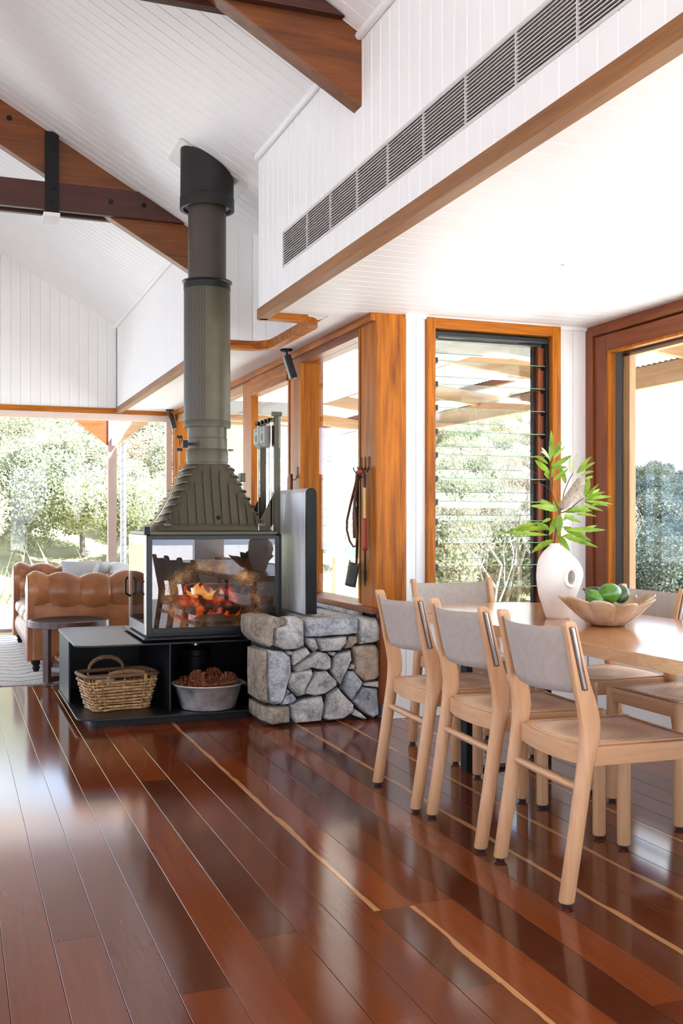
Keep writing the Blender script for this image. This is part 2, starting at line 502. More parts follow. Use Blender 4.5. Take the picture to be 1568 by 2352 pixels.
class MB:
    """collects shapes (world coordinates) and links them as one mesh object"""
    def __init__(s):
        s.v, s.f, s.mi, s.cur = [], [], [], 0
    def slot(s, k):
        s.cur = k
        return s
    def add(s, vs, fs):
        b = len(s.v)
        s.v.extend(tuple(p) for p in vs)
        for f in fs:
            s.f.append(tuple(b + i for i in f))
            s.mi.append(s.cur)
        return s
    def box(s, x0, x1, y0, y1, z0, z1, ch=0.0, rot=None, pivot=None):
        if ch <= 0:
            vs = [V((x, y, z)) for x in (x0, x1) for y in (y0, y1) for z in (z0, z1)]
            fs = [(0, 1, 3, 2), (4, 6, 7, 5), (0, 4, 5, 1), (2, 3, 7, 6), (0, 2, 6, 4), (1, 5, 7, 3)]
        else:
            bm = bmesh.new()
            bmesh.ops.create_cube(bm, size=1)
            for q in bm.verts:
                q.co = V(((x0 + x1) / 2 + q.co.x * (x1 - x0), (y0 + y1) / 2 + q.co.y * (y1 - y0), (z0 + z1) / 2 + q.co.z * (z1 - z0)))
            ch = min(ch, 0.45 * min(x1 - x0, y1 - y0, z1 - z0))
            bmesh.ops.bevel(bm, geom=list(bm.edges), offset=ch, segments=2, profile=0.5, affect='EDGES')
            bm.verts.ensure_lookup_table()
            vs = [q.co.copy() for q in bm.verts]
            for k, q in enumerate(bm.verts):
                q.index = k
            fs = [tuple(q.index for q in f.verts) for f in bm.faces]
            bm.free()
        if rot is not None:
            pv = V(pivot) if pivot is not None else V(((x0 + x1) / 2, (y0 + y1) / 2, (z0 + z1) / 2))
            vs = [rot @ (q - pv) + pv for q in vs]
        return s.add(vs, fs)
    def loft(s, rings, closed=True, caps=True, loop=False):
        n = len(rings[0])
        vs = [p for r in rings for p in r]
        fs = []
        m = len(rings)
        for i in range(m if loop else m - 1):
            a, b = i * n, ((i + 1) % m) * n
            for j in range(n if closed else n - 1):
                k = (j + 1) % n
                fs.append((a + j, a + k, b + k, b + j))
        if caps and not loop:
            fs.append(tuple(reversed(range(n))))
            fs.append(tuple((m - 1) * n + j for j in range(n)))
        return s.add(vs, fs)
    def tube(s, pts, r, n=8, caps=True, loop=False):
        pts = [V(p) for p in pts]
        m = len(pts)
        rs = r if isinstance(r, (list, tuple)) else [r] * m
        rings = []
        ref = None
        for i, p in enumerate(pts):
            if loop:
                d = pts[(i + 1) % m] - pts[i - 1]
            else:
                d = pts[min(i + 1, m - 1)] - pts[max(i - 1, 0)]
            d.normalize()
            if ref is None:
                ref = V((0, 0, 1)) if abs(d.z) < 0.9 else V((1, 0, 0))
            u = d.cross(ref)
            if u.length < 1e-5:
                u = d.cross(V((0, 1, 0)))
            u.normalize()
            w2 = u.cross(d).normalized()
            ref = w2
            rings.append([p + (u * math.cos(t) + w2 * math.sin(t)) * rs[i] for t in (2 * math.pi * k / n for k in range(n))])
        return s.loft(rings, True, caps, loop)
    def lathe(s, prof, c=(0, 0, 0), n=24, axis='z', caps=True, sx=1.0, sy=1.0):
        rings = []
        for r, h in prof:
            ring = []
            for k in range(n):
                t = 2 * math.pi * k / n
                a, b = r * math.cos(t) * sx, r * math.sin(t) * sy
                ring.append(V(c) + (V((a, b, h)) if axis == 'z' else V((h, a, b)) if axis == 'x' else V((b, h, a))))
            rings.append(ring)
        return s.loft(rings, True, caps)
    def grid(s, fn, nu, nv, closeu=False):
        vs = [fn(i / (nu if closeu else nu - 1), j / (nv - 1)) for j in range(nv) for i in range(nu)]
        fs = []
        for j in range(nv - 1):
            for i in range(nu if closeu else nu - 1):
                k = (i + 1) % nu
                fs.append((j * nu + i, j * nu + k, (j + 1) * nu + k, (j + 1) * nu + i))
        return s.add(vs, fs)
    def prism(s, poly, a, b):
        """poly: 3-D points of one end, swept by vector b-a"""
        d = V(b) - V(a)
        r0 = [V(p) for p in poly]
        return s.loft([r0, [p + d for p in r0]], True, True)
    def ball(s, c, r, n=12, m=8, sx=1, sy=1, sz=1, rot=None):
        c = V(c)
        rings = []
        for j in range(m + 1):
            th = math.pi * (j + 0.001 if j == 0 else j - 0.001 if j == m else j) / m
            ring = []
            for k in range(n):
                t = 2 * math.pi * k / n
                p = V((math.sin(th) * math.cos(t) * sx, math.sin(th) * math.sin(t) * sy, -math.cos(th) * sz)) * r
                ring.append(c + (rot @ p if rot is not None else p))
            rings.append(ring)
        return s.loft(rings, True, True)
    def build(s, name, mats, parent=None, smooth=None, bevel=0.0, origin=None, solid=0.0, subsurf=0):
        off = V(parent['_o']) if parent is not None else (V(origin) if origin is not None else V((0, 0, 0)))
        org = V(origin) if origin is not None else off
        me = bpy.data.meshes.new(name)
        me.from_pydata([tuple(V(p) - org) for p in s.v], [], s.f)
        if not isinstance(mats, (list, tuple)):
            mats = [mats]
        for m in mats:
            me.materials.append(m)
        if len(mats) > 1:
            me.polygons.foreach_set('material_index', s.mi)
        bm = bmesh.new(); bm.from_mesh(me)
        bmesh.ops.recalc_face_normals(bm, faces=bm.faces)
        bm.to_mesh(me); bm.free()
        if smooth is not None:
            me.shade_smooth()
            if smooth < 180:
                me.set_sharp_from_angle(angle=math.radians(smooth))
        o = bpy.data.objects.new(name, me)
        o.location = org - (V(parent['_o']) if parent is not None else V((0, 0, 0)))
        o['_o'] = tuple(org)
        COL.objects.link(o)
        if parent is not None:
            o.parent = parent
        if bevel > 0:
            b = o.modifiers.new('edge', 'BEVEL'); b.width = bevel; b.segments = 2; b.limit_method = 'ANGLE'
        if solid:
            b = o.modifiers.new('thickness', 'SOLIDIFY'); b.thickness = solid; b.offset = 0
        if subsurf:
            b = o.modifiers.new('smooth', 'SUBSURF'); b.levels = subsurf; b.render_levels = subsurf
        return o

def empty(name, loc, label=None, cat=None, group=None, kind=None):
    o = bpy.data.objects.new(name, None)
    o.location = loc
    o['_o'] = tuple(loc)
    o.empty_display_size = 0.1
    COL.objects.link(o)
    return tag(o, label, cat, group, kind)
def tag(o, label=None, cat=None, group=None, kind=None):
    if label: o['label'] = label
    if cat: o['category'] = cat
    if group: o['group'] = group
    if kind: o['kind'] = kind
    return o
def piece(name, me, parent, loc, rot=None):
    """links mesh data again as a part of parent at world point loc"""
    o = bpy.data.objects.new(name, me)
    o['_o'] = tuple(loc)
    COL.objects.link(o)
    if parent is not None:
        o.parent = parent
        o.location = V(loc) - V(parent['_o'])
    else:
        o.location = loc
    if rot is not None:
        o.rotation_euler = rot
    return o
def copy_tree(o, parent=None):
    c = o.copy(); COL.objects.link(c); c.parent = parent
    for ch in list(o.children):
        copy_tree(ch, c)
    return c

def board_mesh(name, l, wd, f, L, W, T, ch, mat):
    """a board about its own centre: length along l, width along wd, seen face towards f, long edges chamfered"""
    l, wd, f = V(l), V(wd), V(f)
    prof = [(-W / 2, 0), (W / 2, 0), (W / 2, T - ch), (W / 2 - ch, T), (-W / 2 + ch, T), (-W / 2, T - ch)]
    r = [[l * e + wd * a + f * b for a, b in prof] for e in (-L / 2, L / 2)]
    vs = r[0] + r[1]
    n = 6
    fs = [(j, (j + 1) % n, n + (j + 1) % n, n + j) for j in range(n)] + [tuple(reversed(range(n))), tuple(range(n, 2 * n))]
    me = bpy.data.meshes.new(name)
    me.from_pydata([tuple(p) for p in vs], [], fs)
    me.materials.append(mat)
    bm = bmesh.new(); bm.from_mesh(me); bmesh.ops.recalc_face_normals(bm, faces=bm.faces); bm.to_mesh(me); bm.free()
    return me

X, Y, Z = V((1, 0, 0)), V((0, 1, 0)), V((0, 0, 1))
TAN = 0.577
BX = 1.67                       # bulkhead face
def slope_z(x):
    return 3.28 + (BX - x) * TAN
ANG = math.atan(TAN)
FLAT = 2.365
WX = 2.30                       # inner face of the long window wall
EY = 5.564                      # inner face of the louvre wall
SX = 3.742                      # inner face of the wall with the big window
GY = 11.45                      # inner face of the far gable
S = 'structure'

# ------------------------------------------------------------------ floor
flr = MB().box(-5.6, SX + .15, -3.2, GY + .15, -0.16, -0.017).build('floor', M['mortar']); tag(flr, kind=S)
rng = random.Random(3)
def plank(x0, x1, y0, y1, mat):
    me = board_mesh('plank', Y, X, Z, y1 - y0 - 0.0007, x1 - x0 - 0.0010, 0.016, 0.0010, mat)
    piece('plank', me, flr, ((x0 + x1) / 2, (y0 + y1) / 2, -0.016))
forced = {6: [2.83, 4.9], 5: [2.0, 3.5, 5.6], 4: [4.18, 2.2], 3: [2.76, 4.6], 7: [2.84, 5.33], 0: [2.6, 4.4]}
for k in range(-9, 26):
    x0 = 0.385 + 0.13 * k
    cuts = sorted(forced.get(k, []))
    ys = [-3.2]
    while ys[-1] < GY:
        nxt = ys[-1] + rng.uniform(1.5, 3.6)
        for c in cuts:
            if ys[-1] < c - 0.3 and nxt > c - 0.5:
                nxt = c
                cuts = [q for q in cuts if q > c]
                break
        ys.append(nxt)
    ys[-1] = GY
    for a, b in zip(ys, ys[1:]):
        if b - a < 0.05:
            continue
        m = 'plank'
        if k == 6 and b > 3.0 and a < 5.0: m = 'plank_l'
        elif k == 6 and b <= 2.84 and b > 2.0: m = 'plank_r'
        elif k == 11 and b > 2.0 and a < 4.4: m = 'plank_l'
        elif k == 13 and b > 3.6 and a < 5.4: m = 'plank_l'
        elif k == 15 and b > 2.6: m = 'plank_r'
        plank(x0, min(x0 + 0.13, SX + .1), a, b, M[m])
lf = MB()
for k in range(37):
    lf.box(-5.6 + .1195 * k, -5.6 + .1195 * (k + 1) - .001, -3.2, GY, -.016, 0)
fb = lf.build('floor_boards', M['plank'], flr); tag(fb, kind='stuff')

# ------------------------------------------------------------------ sloped ceiling
RX = -2.0                        # ridge
def slab(name, pts, y0, y1, mat, parent=None):
    return MB().prism([(x, y0, z) for x, z in pts], (0, y0, 0), (0, y1, 0)).build(name, mat, parent)
cei = slab('ceiling', [(2.2, slope_z(2.2) + .014), (RX, slope_z(RX) + .014), (RX, slope_z(RX) + .2), (2.2, slope_z(2.2) + .2)], -3.2, GY + .3, M['groove'])
tag(cei, kind=S)
Ls = (2.06 - RX) / math.cos(ANG)
down = V((math.cos(ANG), 0, -math.sin(ANG)))
face = V((-math.sin(ANG), 0, -math.cos(ANG)))
sb = board_mesh('ceiling_board', down, Y, face, Ls, 0.0975, 0.014, 0.0028, M['white'])
midx = (2.06 + RX) / 2
for k in range(54):
    y = 2.15 + 0.1 * k
    piece('ceiling_board', sb, cei, (midx, y, slope_z(midx) + .014 * math.cos(ANG)))
far = MB(); prof = [(-.0487, 0), (.0487, 0), (.0487, .0112), (.0459, .014), (-.0459, .014), (-.0487, .0112)]
for k in list(range(54, 94)) + list(range(-54, 0)):
    c = V((midx, 2.15 + .1 * k, slope_z(midx) + .014 * math.cos(ANG)))
    far.loft([[c + down * e + Y * a + face * b for a, b in prof] for e in (-Ls / 2, Ls / 2)])
tag(far.build('ceiling_boards', M['white'], cei), kind='stuff')
c2 = slab('ceiling', [(RX, slope_z(RX)), (-6.2, slope_z(RX) - 4.2 * TAN), (-6.2, slope_z(RX) - 4.2 * TAN + .2), (RX, slope_z(RX) + .2)], -3.2, GY + .3, M['white'])
tag(c2, kind=S)

def niche_path():
    pts = [(BX + .002, 5.842)]
    R_ = .15; x1, y0, y1 = 2.03, 5.842, 6.88
    pts += [(1.75, y0), (1.82, y0)]
    for k in range(9):
        a = -math.pi / 2 + k / 8 * math.pi / 2
        pts.append((x1 - R_ + R_ * math.cos(a), y0 + R_ + R_ * math.sin(a)))
    pts += [(x1, 6.2), (x1, 6.4), (x1, 6.6)]
    for k in range(9):
        a = k / 8 * math.pi / 2
        pts.append((x1 - R_ + R_ * math.cos(a), y1 - R_ + R_ * math.sin(a)))
    pts += [(1.80, y1), (1.72, y1), (BX, y1)]
    return pts
NP = niche_path()
# ------------------------------------------------------------------ flat ceiling over the dining corner and along the windows
fc = MB().box(BX + .05, SX + .2, -3.2, 5.84, FLAT + .014, FLAT + .12).box(2.06, SX + .2, 5.84, 6.9, FLAT + .014, FLAT + .12).box(BX + .05, WX + .25, 6.9, GY + .2, FLAT + .014, FLAT + .12).build('ceiling', M['groove'])
tag(fc, kind=S)
fbm = board_mesh('ceiling_board', X, Y, -Z, SX - BX - .05, 0.0985, 0.014, 0.0016, M['white_gloss'])
for k in range(44):
    piece('ceiling_board', fbm, fc, ((SX + BX + .05) / 2, 1.42 + .1 * k, FLAT + .014))
rest = MB()
for k in range(-46, 0):
    rest.box(BX + .05, SX, 1.3725 + .1 * k, 1.3725 + .1 * k + .0985, FLAT, FLAT + .014)
for k in range(44, 101):
    y = 1.3725 + .1 * k
    x0 = 2.08 if y < 6.78 else BX + .05
    rest.box(x0, WX + .1, y, y + .0985, FLAT, FLAT + .014)
tag(rest.build('ceiling_boards', M['white_gloss'], fc), kind='stuff')
for cx_, cy_, arc in ((2.09, 5.80, NP[3:12]), (2.09, 6.92, NP[15:24])):
    q = [V((cx_, cy_, FLAT + .001))] + [V((x_ + .02 * (1 if x_ > 1.7 else 0), y_ + (-.02 if cy_ < 6 else .02), FLAT + .001)) for x_, y_ in arc]
    MB().loft([q, [p + Z * .012 for p in q]]).build('ceiling_patch', M['white_gloss'], fc)
roofc = MB().box(2.2, SX + .3, -3.2, GY + .3, FLAT + .16, FLAT + .22).build('ceiling', M['white']); tag(roofc, kind=S)

# ------------------------------------------------------------------ bulkhead between the two ceilings
wr = MB().box(BX + .014, BX + .06, -3.2, 5.83, 2.385, 3.32).build('wall_right', M['groove']); tag(wr, kind=S)
VZ0, VZ1, VY1 = 2.522, 2.714, 5.354
full = board_mesh('wall_board', Z, Y, -X, 3.29 - 2.385, .0962, .014, .0045, M['white'])
low = board_mesh('wall_board', Z, Y, -X, VZ0 - 2.385, .0966, .014, .0045, M['white'])
upp = board_mesh('wall_board', Z, Y, -X, 3.29 - VZ1, .0966, .014, .0045, M['white'])
for k in range(0, 45):
    y = 5.79 - .0972 * k
    if y > VY1 + .04:
        piece('wall_board', full, wr, (BX + .014, y, (3.29 + 2.385) / 2))
    else:
        piece('wall_board', low, wr, (BX + .014, y, (VZ0 + 2.385) / 2))
        piece('wall_board', upp, wr, (BX + .014, y, (3.29 + VZ1) / 2))
rest = MB()
for k in range(45, 93):
    y = 5.79 - .0972 * k
    rest.box(BX, BX + .014, y - .0487, y + .0487, 2.385, VZ0).box(BX, BX + .014, y - .0487, y + .0487, VZ1, 3.29)
tag(rest.build('wall_boards', M['white'], wr), kind='stuff')
# niche behind the flue: rounded in plan
def resample(pts, step):
    pts = [V((p[0], p[1], 0)) for p in pts]
    out, acc = [pts[0]], 0.0
    for a, b in zip(pts, pts[1:]):
        d = (b - a).length
        while acc + d >= step:
            t = (step - acc) / d
            a = a + (b - a) * t
            out.append(a.copy()); d = (b - a).length; acc = 0.0
        acc += d
    return out
nw = empty('wall_niche', (1.9, 6.36, 2.38), kind=S)
back = MB(); back_pts = []
RS = resample(NP, .098)
for a, b in zip(RS, RS[1:]):
    d = (b - a).normalized(); nrm = V((d.y, -d.x, 0))
    if nrm.dot(V((1.78, 6.36, 0)) - a) < 0: nrm = -nrm
    m_ = (a + b) / 2
    zt = slope_z(m_.x) + .05
    me = board_mesh('wall_board', Z, d, nrm, zt - 2.385, .0975, .014, .0028, M['white'])
    piece('wall_board', me, nw, (m_.x - nrm.x * .014, m_.y - nrm.y * .014, (zt + 2.385) / 2))
    back_pts.append((a, b, nrm))
nn_ = [q[2] for q in back_pts]
bp = [back_pts[0][0]] + [q[1] for q in back_pts]
bn = [nn_[0]] + [(nn_[i] + nn_[i + 1]).normalized() for i in range(len(nn_) - 1)] + [nn_[-1]]
rr_ = []
for p, q in zip(bp, bn):
    zt = slope_z(p.x) + .08
    i_, o_2 = p - q * .0135, p - q * .04
    rr_.append([V((i_.x, i_.y, 2.385)), V((i_.x, i_.y, zt)), V((o_2.x, o_2.y, zt)), V((o_2.x, o_2.y, 2.385))])
back.loft(rr_).build('wall_backing', M['groove'], nw)
# far bulkhead
wf = MB().box(BX + .014, BX + .06, 6.89, GY, 2.385, 3.32).build('wall_right_far', M['groove']); tag(wf, kind=S)
rest = MB()
for k in range(46):
    y = 6.94 + .0982 * k
    rest.loft([[V((BX + .014 - b, y + a, z)) for a, b in prof] for z in (2.385, 3.29)])
tag(rest.build('wall_boards', M['white'], wf), kind='stuff')
# timber strips under the bulkhead
tag(MB().box(BX - .012, BX + .05, -3.2, 5.83, 2.328, 2.388).build('trim_1', M['trim_timber'], bevel=.002), kind=S)
tag(MB().box(BX - .012, BX + .05, 6.88, GY, 2.328, 2.388).build('trim_2', M['trim_timber'], bevel=.002), kind=S)
rings = []
fine = resample(NP, .02)
for i, p in enumerate(fine):
    d = (fine[min(i + 1, len(fine) - 1)] - fine[max(i - 1, 0)]).normalized()
    nrm = V((d.y, -d.x, 0))
    if i == 0: ref = nrm if nrm.dot(V((1.78, 6.36, 0)) - p) > 0 else -nrm
    if nrm.dot(ref) < 0: nrm = -nrm
    ref = nrm
    rings.append([p + nrm * o_x + Z * zz for o_x, zz in ((.012, 2.328), (.012, 2.388), (-.05, 2.388), (-.05, 2.328))])
tag(MB().loft(rings).build('trim_3', M['teak'][0], smooth=40), kind=S)
# cornice rolls
tag(MB().tube([(BX - .012, -3.2, 3.268), (BX - .012, 5.82, 3.268)], .019, 10).build('trim_4', M['white'], smooth=40), kind=S)
tag(MB().tube([(BX - .012, 6.9, 3.268), (BX - .012, GY, 3.268)], .019, 10).build('trim_5', M['white'], smooth=40), kind=S)

# ------------------------------------------------------------------ far gable over the glass
wb = MB().prism([(-5.6, GY + .014, 2.38), (SX, GY + .014, 2.38), (SX, GY + .014, 2.5), (RX, GY + .014, slope_z(RX) + .1), (-5.6, GY + .014, 3.3)], (0, 0, 0), (0, .1, 0)).build('wall_back', M['groove'])
tag(wb, kind=S)
for k in range(30):
    x = BX - .05 - .1 * k
    zt = slope_z(x) + .03
    me = board_mesh('wall_board', Z, X, -Y, zt - 2.38, .0988, .014, .0030, M['white'])
    piece('wall_board', me, wb, (x, GY + .014, (zt + 2.38) / 2))
rest = MB()
for k in range(30, 72):
    x = BX - .05 - .1 * k
    zt = slope_z(x) + .03 if x > RX else slope_z(RX) - (RX - x) * TAN
    rest.box(x - .0487, x + .0487, GY, GY + .014, 2.38, max(zt, 2.5))
tag(rest.build('wall_boards', M['white'], wb), kind='stuff')
tag(MB().box(-5.6, 2.28, GY - .03, GY + .1, 2.325, 2.382).build('trim_6', M['teak'][0], bevel=.002), kind=S)

# ------------------------------------------------------------------ left side and the wall behind the viewer (out of frame, open to the decks)
wl = MB().box(-5.75, -5.6, -3.2, GY + .2, 2.45, 3.6)
for y0, y1 in ((-3.2, -.2), (3.2, 4.2), (7.2, 8.0), (11.0, GY + .2)):
    wl.box(-5.75, -5.6, y0, y1, 0, 2.45)
tag(wl.build('wall_left', M['white']), kind=S)
wk = MB().box(-5.75, SX + .2, -3.35, -3.2, 2.45, 5.6)
for x, d_ in ((-5.75, 1.2), (-2.4, 1.0), (.8, .5), (3.4, .45)):
    wk.box(x, x + d_, -3.35, -3.2, 0, 2.45)
tag(wk.build('wall_front', M['white']), kind=S)

# ------------------------------------------------------------------ far glass front, two panes and jamb
w1 = empty('window_1', (-1.6, GY, 0), kind=S)
MB().box(-5.6, 2.28, GY + .0, GY + .07, 2.255, 2.325).build('head_rail', M['pale_frame'], w1, bevel=.002)
MB().box(2.215, 2.28, GY - .01, GY + .07, 0, 2.255).build('jamb', M['pale_frame'], w1, bevel=.002)
MB().box(-5.6, 2.28, GY - .01, GY + .09, 0, .02).build('track', M['chrome'], w1)
MB().box(-1.32, -1.24, GY + .0, GY + .06, .02, 2.255).build('stile', M['pale_timber'][2], w1, bevel=.002)
MB().box(-1.24, 2.215, GY + .02, GY + .028, .02, 2.255).build('pane', M['glass'], w1)
MB().box(-5.6, -1.32, GY + .02, GY + .028, .02, 2.255).build('pane', M['glass'], w1)

# ------------------------------------------------------------------ long window wall behind the stove
w2 = empty('window_2', (WX, 8.4, 0), kind=S)
tk = M['teak']
MB().box(WX, WX + .19, EY, 5.80, .645, FLAT, .003).build('corner_post', tk[2], w2)
MB().box(WX + .012, WX + .16, 5.80, 5.825, .655, FLAT).build('post_rebate', M['redwood'][2], w2)
MB().box(WX, WX + .1, 5.825, 5.85, .655, 2.33, .002).build('jamb', tk[2], w2)
MB().box(WX, WX + .17, 6.961, 7.20, .30, 2.33, .003).build('post', tk[2], w2)
MB().box(WX + .012, WX + .1, 7.20, 7.23, .30, 2.33).build('post_rebate', M['redwood'][2], w2)
MB().box(WX, WX + .08, 7.23, 7.26, .30, 2.33).build('jamb', tk[2], w2)
MB().box(WX + .01, WX + .07, 8.29, 8.55, 0, 2.33, .002).build('mullion', tk[2], w2)
MB().box(WX - .03, WX + .19, EY + .005, GY, 2.318, FLAT, .002).build('head_beam', tk[1], w2)
MB().box(WX, WX + .15, 5.85, 6.961, 2.272, 2.318).build('head_rail', M['redwood'][1], w2)
MB().box(WX - .01, WX + .08, 7.26, 8.29, 2.185, 2.318, .002).build('fascia', tk[1], w2)
MB().box(WX + .01, WX + .09, 8.55, GY, 2.25, 2.318).build('head_rail', M['pale_timber'][1], w2)
MB().box(WX - .025, WX + .19, 5.566, 6.961, .612, .648, .003).build('sill', M['redwood'][1], w2)
MB().box(WX + .0, WX + .19, 7.2, 8.3, .30, .335, .003).build('sill', M['redwood'][1], w2)
MB().box(WX + .07, WX + .077, 5.85, 6.961, .648, 2.272).build('pane', M['glass'], w2)
MB().box(WX + .05, WX + .057, 7.26, 8.29, .335, 2.185).build('pane', M['glass'], w2)
MB().box(WX + .05, WX + .057, 8.55, 11.28, .02, 2.25).build('pane', M['glass'], w2)
MB().box(WX - .02, WX + .17, 11.28, GY - .035, 0, 2.318, .003).build('end_post', tk[2], w2)
MB().box(WX + .02, WX + .09, 9.9, 9.98, 0, 2.25).build('stile', M['pale_timber'][2], w2)
tag(MB().box(WX + .02, WX + .15, 6.96, 8.3, 0, .30).box(WX + .03, WX + .15, 5.72, 6.96, 0, .612).build('wall_sill', M['mortar']), kind=S)
tag(MB().box(2.322, 2.366, EY - .018, EY + .02, .09, .645, .002).build('trim_7', M['redwood'][2]), kind=S)

# ------------------------------------------------------------------ louvre wall
we = MB().box(2.345, 2.62, EY + .014, EY + .1, 0, FLAT).box(3.52, SX + .1, EY + .014, EY + .1, 0, FLAT).box(2.62, 3.52, EY + .014, EY + .1, 0, .60).build('wall_end', M['groove']); tag(we, kind=S)
def wall_boards_y(x0, x1, z0, z1, n):
    wd = (x1 - x0) / n
    for k in range(n):
        me = board_mesh('wall_board', Z, X, -Y, z1 - z0, wd - .002, .014, .0025, M['white'])
        piece('wall_board', me, we, (x0 + wd * (k + .5), EY + .014, (z0 + z1) / 2))
wall_boards_y(2.49, 2.616, .14, FLAT, 2)
wall_boards_y(3.526, 3.7415, .14, FLAT, 2)
wall_boards_y(2.616, 3.526, .14, .60, 9)
wall_boards_y(2.37, 2.49, .14, .645, 1)
tag(MB().box(2.366, SX, EY - .016, EY + .014, 0, .142, .003).build('baseboard_end', M['white']), kind=S)
tag(MB().tube([(2.484, EY - .004, FLAT - .008), (SX, EY - .004, FLAT - .008)], .016, 8).build('trim_8', M['white'], smooth=40), kind=S)
w3 = empty('window_3', (3.07, EY, .6), kind=S)
F0, F1, FZ0, FZ1 = 2.616, 3.526, .60, 2.357
MB().box(F0, F0 + .052, EY - .03, EY + .13, FZ0, FZ1, .003).build('frame_post', tk[2], w3)
MB().box(F1 - .06, F1, EY - .03, EY + .13, FZ0, FZ1, .003).build('frame_post', tk[2], w3)
MB().box(F0 + .01, F1 - .01, EY - .028, EY + .13, FZ1 - .062, FZ1 - .0005, .003).build('frame_head', tk[0], w3)
MB().box(F0, F1, EY - .05, EY + .13, FZ0 - .03, FZ0 + .02, .003).build('frame_sill', tk[0], w3)
MB().box(F0 + .052, F1 - .06, EY + .03, EY + .09, 2.235, 2.295).box(F0 + .052, F1 - .06, EY + .005, EY + .03, 2.255, 2.285).build('top_channel', M['alu_black'], w3, bevel=.004)
MB().box(3.385, 3.405, EY + .07, EY + .10, FZ0, 2.25).box(3.445, 3.466, EY + .01, EY + .04, FZ0, 2.25).build('clip_channel', M['alu_black'], w3)
MB().box(3.405, 3.466, EY + .04, EY + .12, FZ0, 2.25).build('jamb_lining', M['redwood'][2], w3)
MB().box(F0 + .052, F0 + .062, EY + .02, EY + .10, FZ0, 2.25).build('clip_channel', M['alu_black'], w3)
ZB = [2.256, 2.114, 1.972, 1.832, 1.690, 1.551, 1.411, 1.271, 1.155, 1.021, .884, .752]
for i, zb in enumerate(ZB):
    tilt = .082 if i < 8 else .10
    dy = .105 if i < 8 else .085
    a0, a1 = V((0, EY + .022, zb)), V((0, EY + .022 + dy, zb - tilt))
    d = (a1 - a0).normalized(); nn = V((0, -d.z, d.y)) * .003
    poly = [a0 + nn, a0 - nn, a1 - nn, a1 + nn]
    bl = MB()
    r = [[p + X * xx for p in poly] for xx in (2.672, 3.452)]
    bl.add(r[0] + r[1], [(0, 3, 7, 4), (2, 1, 5, 6)])
    bl.slot(1).add(r[0] + r[1], [(0, 4, 5, 1), (3, 2, 6, 7), (0, 1, 2, 3), (4, 7, 6, 5)])
    b_ = bl.build('louvre_blade', [M['blade_glass'], M['glass_edge']], w3)
    for xx, w_ in ((2.668, .016), (3.425, .034)):
        c = MB()
        p2 = [a0 + nn * 2.4 + d * .004, a0 - nn * 3.2 + d * .004, a1 - nn * 3.2 - d * .006, a1 + nn * 2.4 - d * .006]
        c.prism([p + X * xx for p in p2], (0, 0, 0), (w_, 0, 0))
        if w_ < .02:
            c.prism([V((xx, EY - .0, zb + .012)), V((xx, EY - .0, zb - .018)), V((xx, EY + .04, zb - .03)), V((xx, EY + .04, zb + .0))], (0, 0, 0), (.03, 0, 0))
        c.build('blade_clip', M['alu_black'], b_)

# ------------------------------------------------------------------ wall with the big fixed window
ws = MB().box(SX + .014, SX + .12, -3.2, EY + .1, 0, .60).build('wall_side', M['groove']); tag(ws, kind=S)
sdm = board_mesh('wall_board', Z, Y, -X, .46, .098, .014, .0025, M['white'])
for k in range(30):
    piece('wall_board', sdm, ws, (SX + .014, EY - .05 - .1 * k, .37))
tag(MB().box(SX - .016, SX + .014, -3.2, EY - .016, 0, .142, .003).build('baseboard_side', M['white']), kind=S)
w4 = empty('window_4', (SX, 3.6, .6), kind=S)
rw = M['redwood']
MB().box(SX - .02, SX + .12, EY - .075, EY + .0, .6, 2.362, .003).build('outer_frame', rw[2], w4)
MB().box(SX - .02, SX + .12, -3.2, EY - .075, 2.30, 2.362, .003).build('outer_head', rw[1], w4)
MB().box(SX - .035, SX + .12, -3.2, EY, .572, .612, .003).build('sill', rw[1], w4)
MB().box(SX - .005, SX + .05, 5.365, EY - .078, .612, 2.292, .003).build('sash_stile', rw[2], w4)
MB().box(SX - .005, SX + .05, .6, 5.365, 2.195, 2.292, .003).build('sash_rail', rw[1], w4)
MB().box(SX - .005, SX + .05, .6, 5.365, .612, .66, .003).build('sash_rail', rw[1], w4)
MB().box(SX + .0, SX + .05, 5.345, 5.365, .66, 2.195).box(SX + .0, SX + .05, .6, 5.345, 2.178, 2.195).build('glazing_bead', tk[2], w4)
MB().box(SX + .055, SX + .075, 5.30, 5.36, .612, 2.29).box(SX + .055, SX + .075, .6, 5.36, 2.165, 2.2).build('dark_gap_strip', M['alu_black'], w4)  # black strip stands in for the shade in the gap between sashes
MB().box(SX + .075, SX + .12, 5.24, 5.33, .612, 2.29, .002).box(SX + .075, SX + .12, .6, 5.30, 2.15, 2.29, .002).build('outer_sash', M['pale_timber'][2], w4)
MB().box(SX + .02, SX + .026, .6, 5.352, .655, 2.19).build('pane', M['glass'], w4)

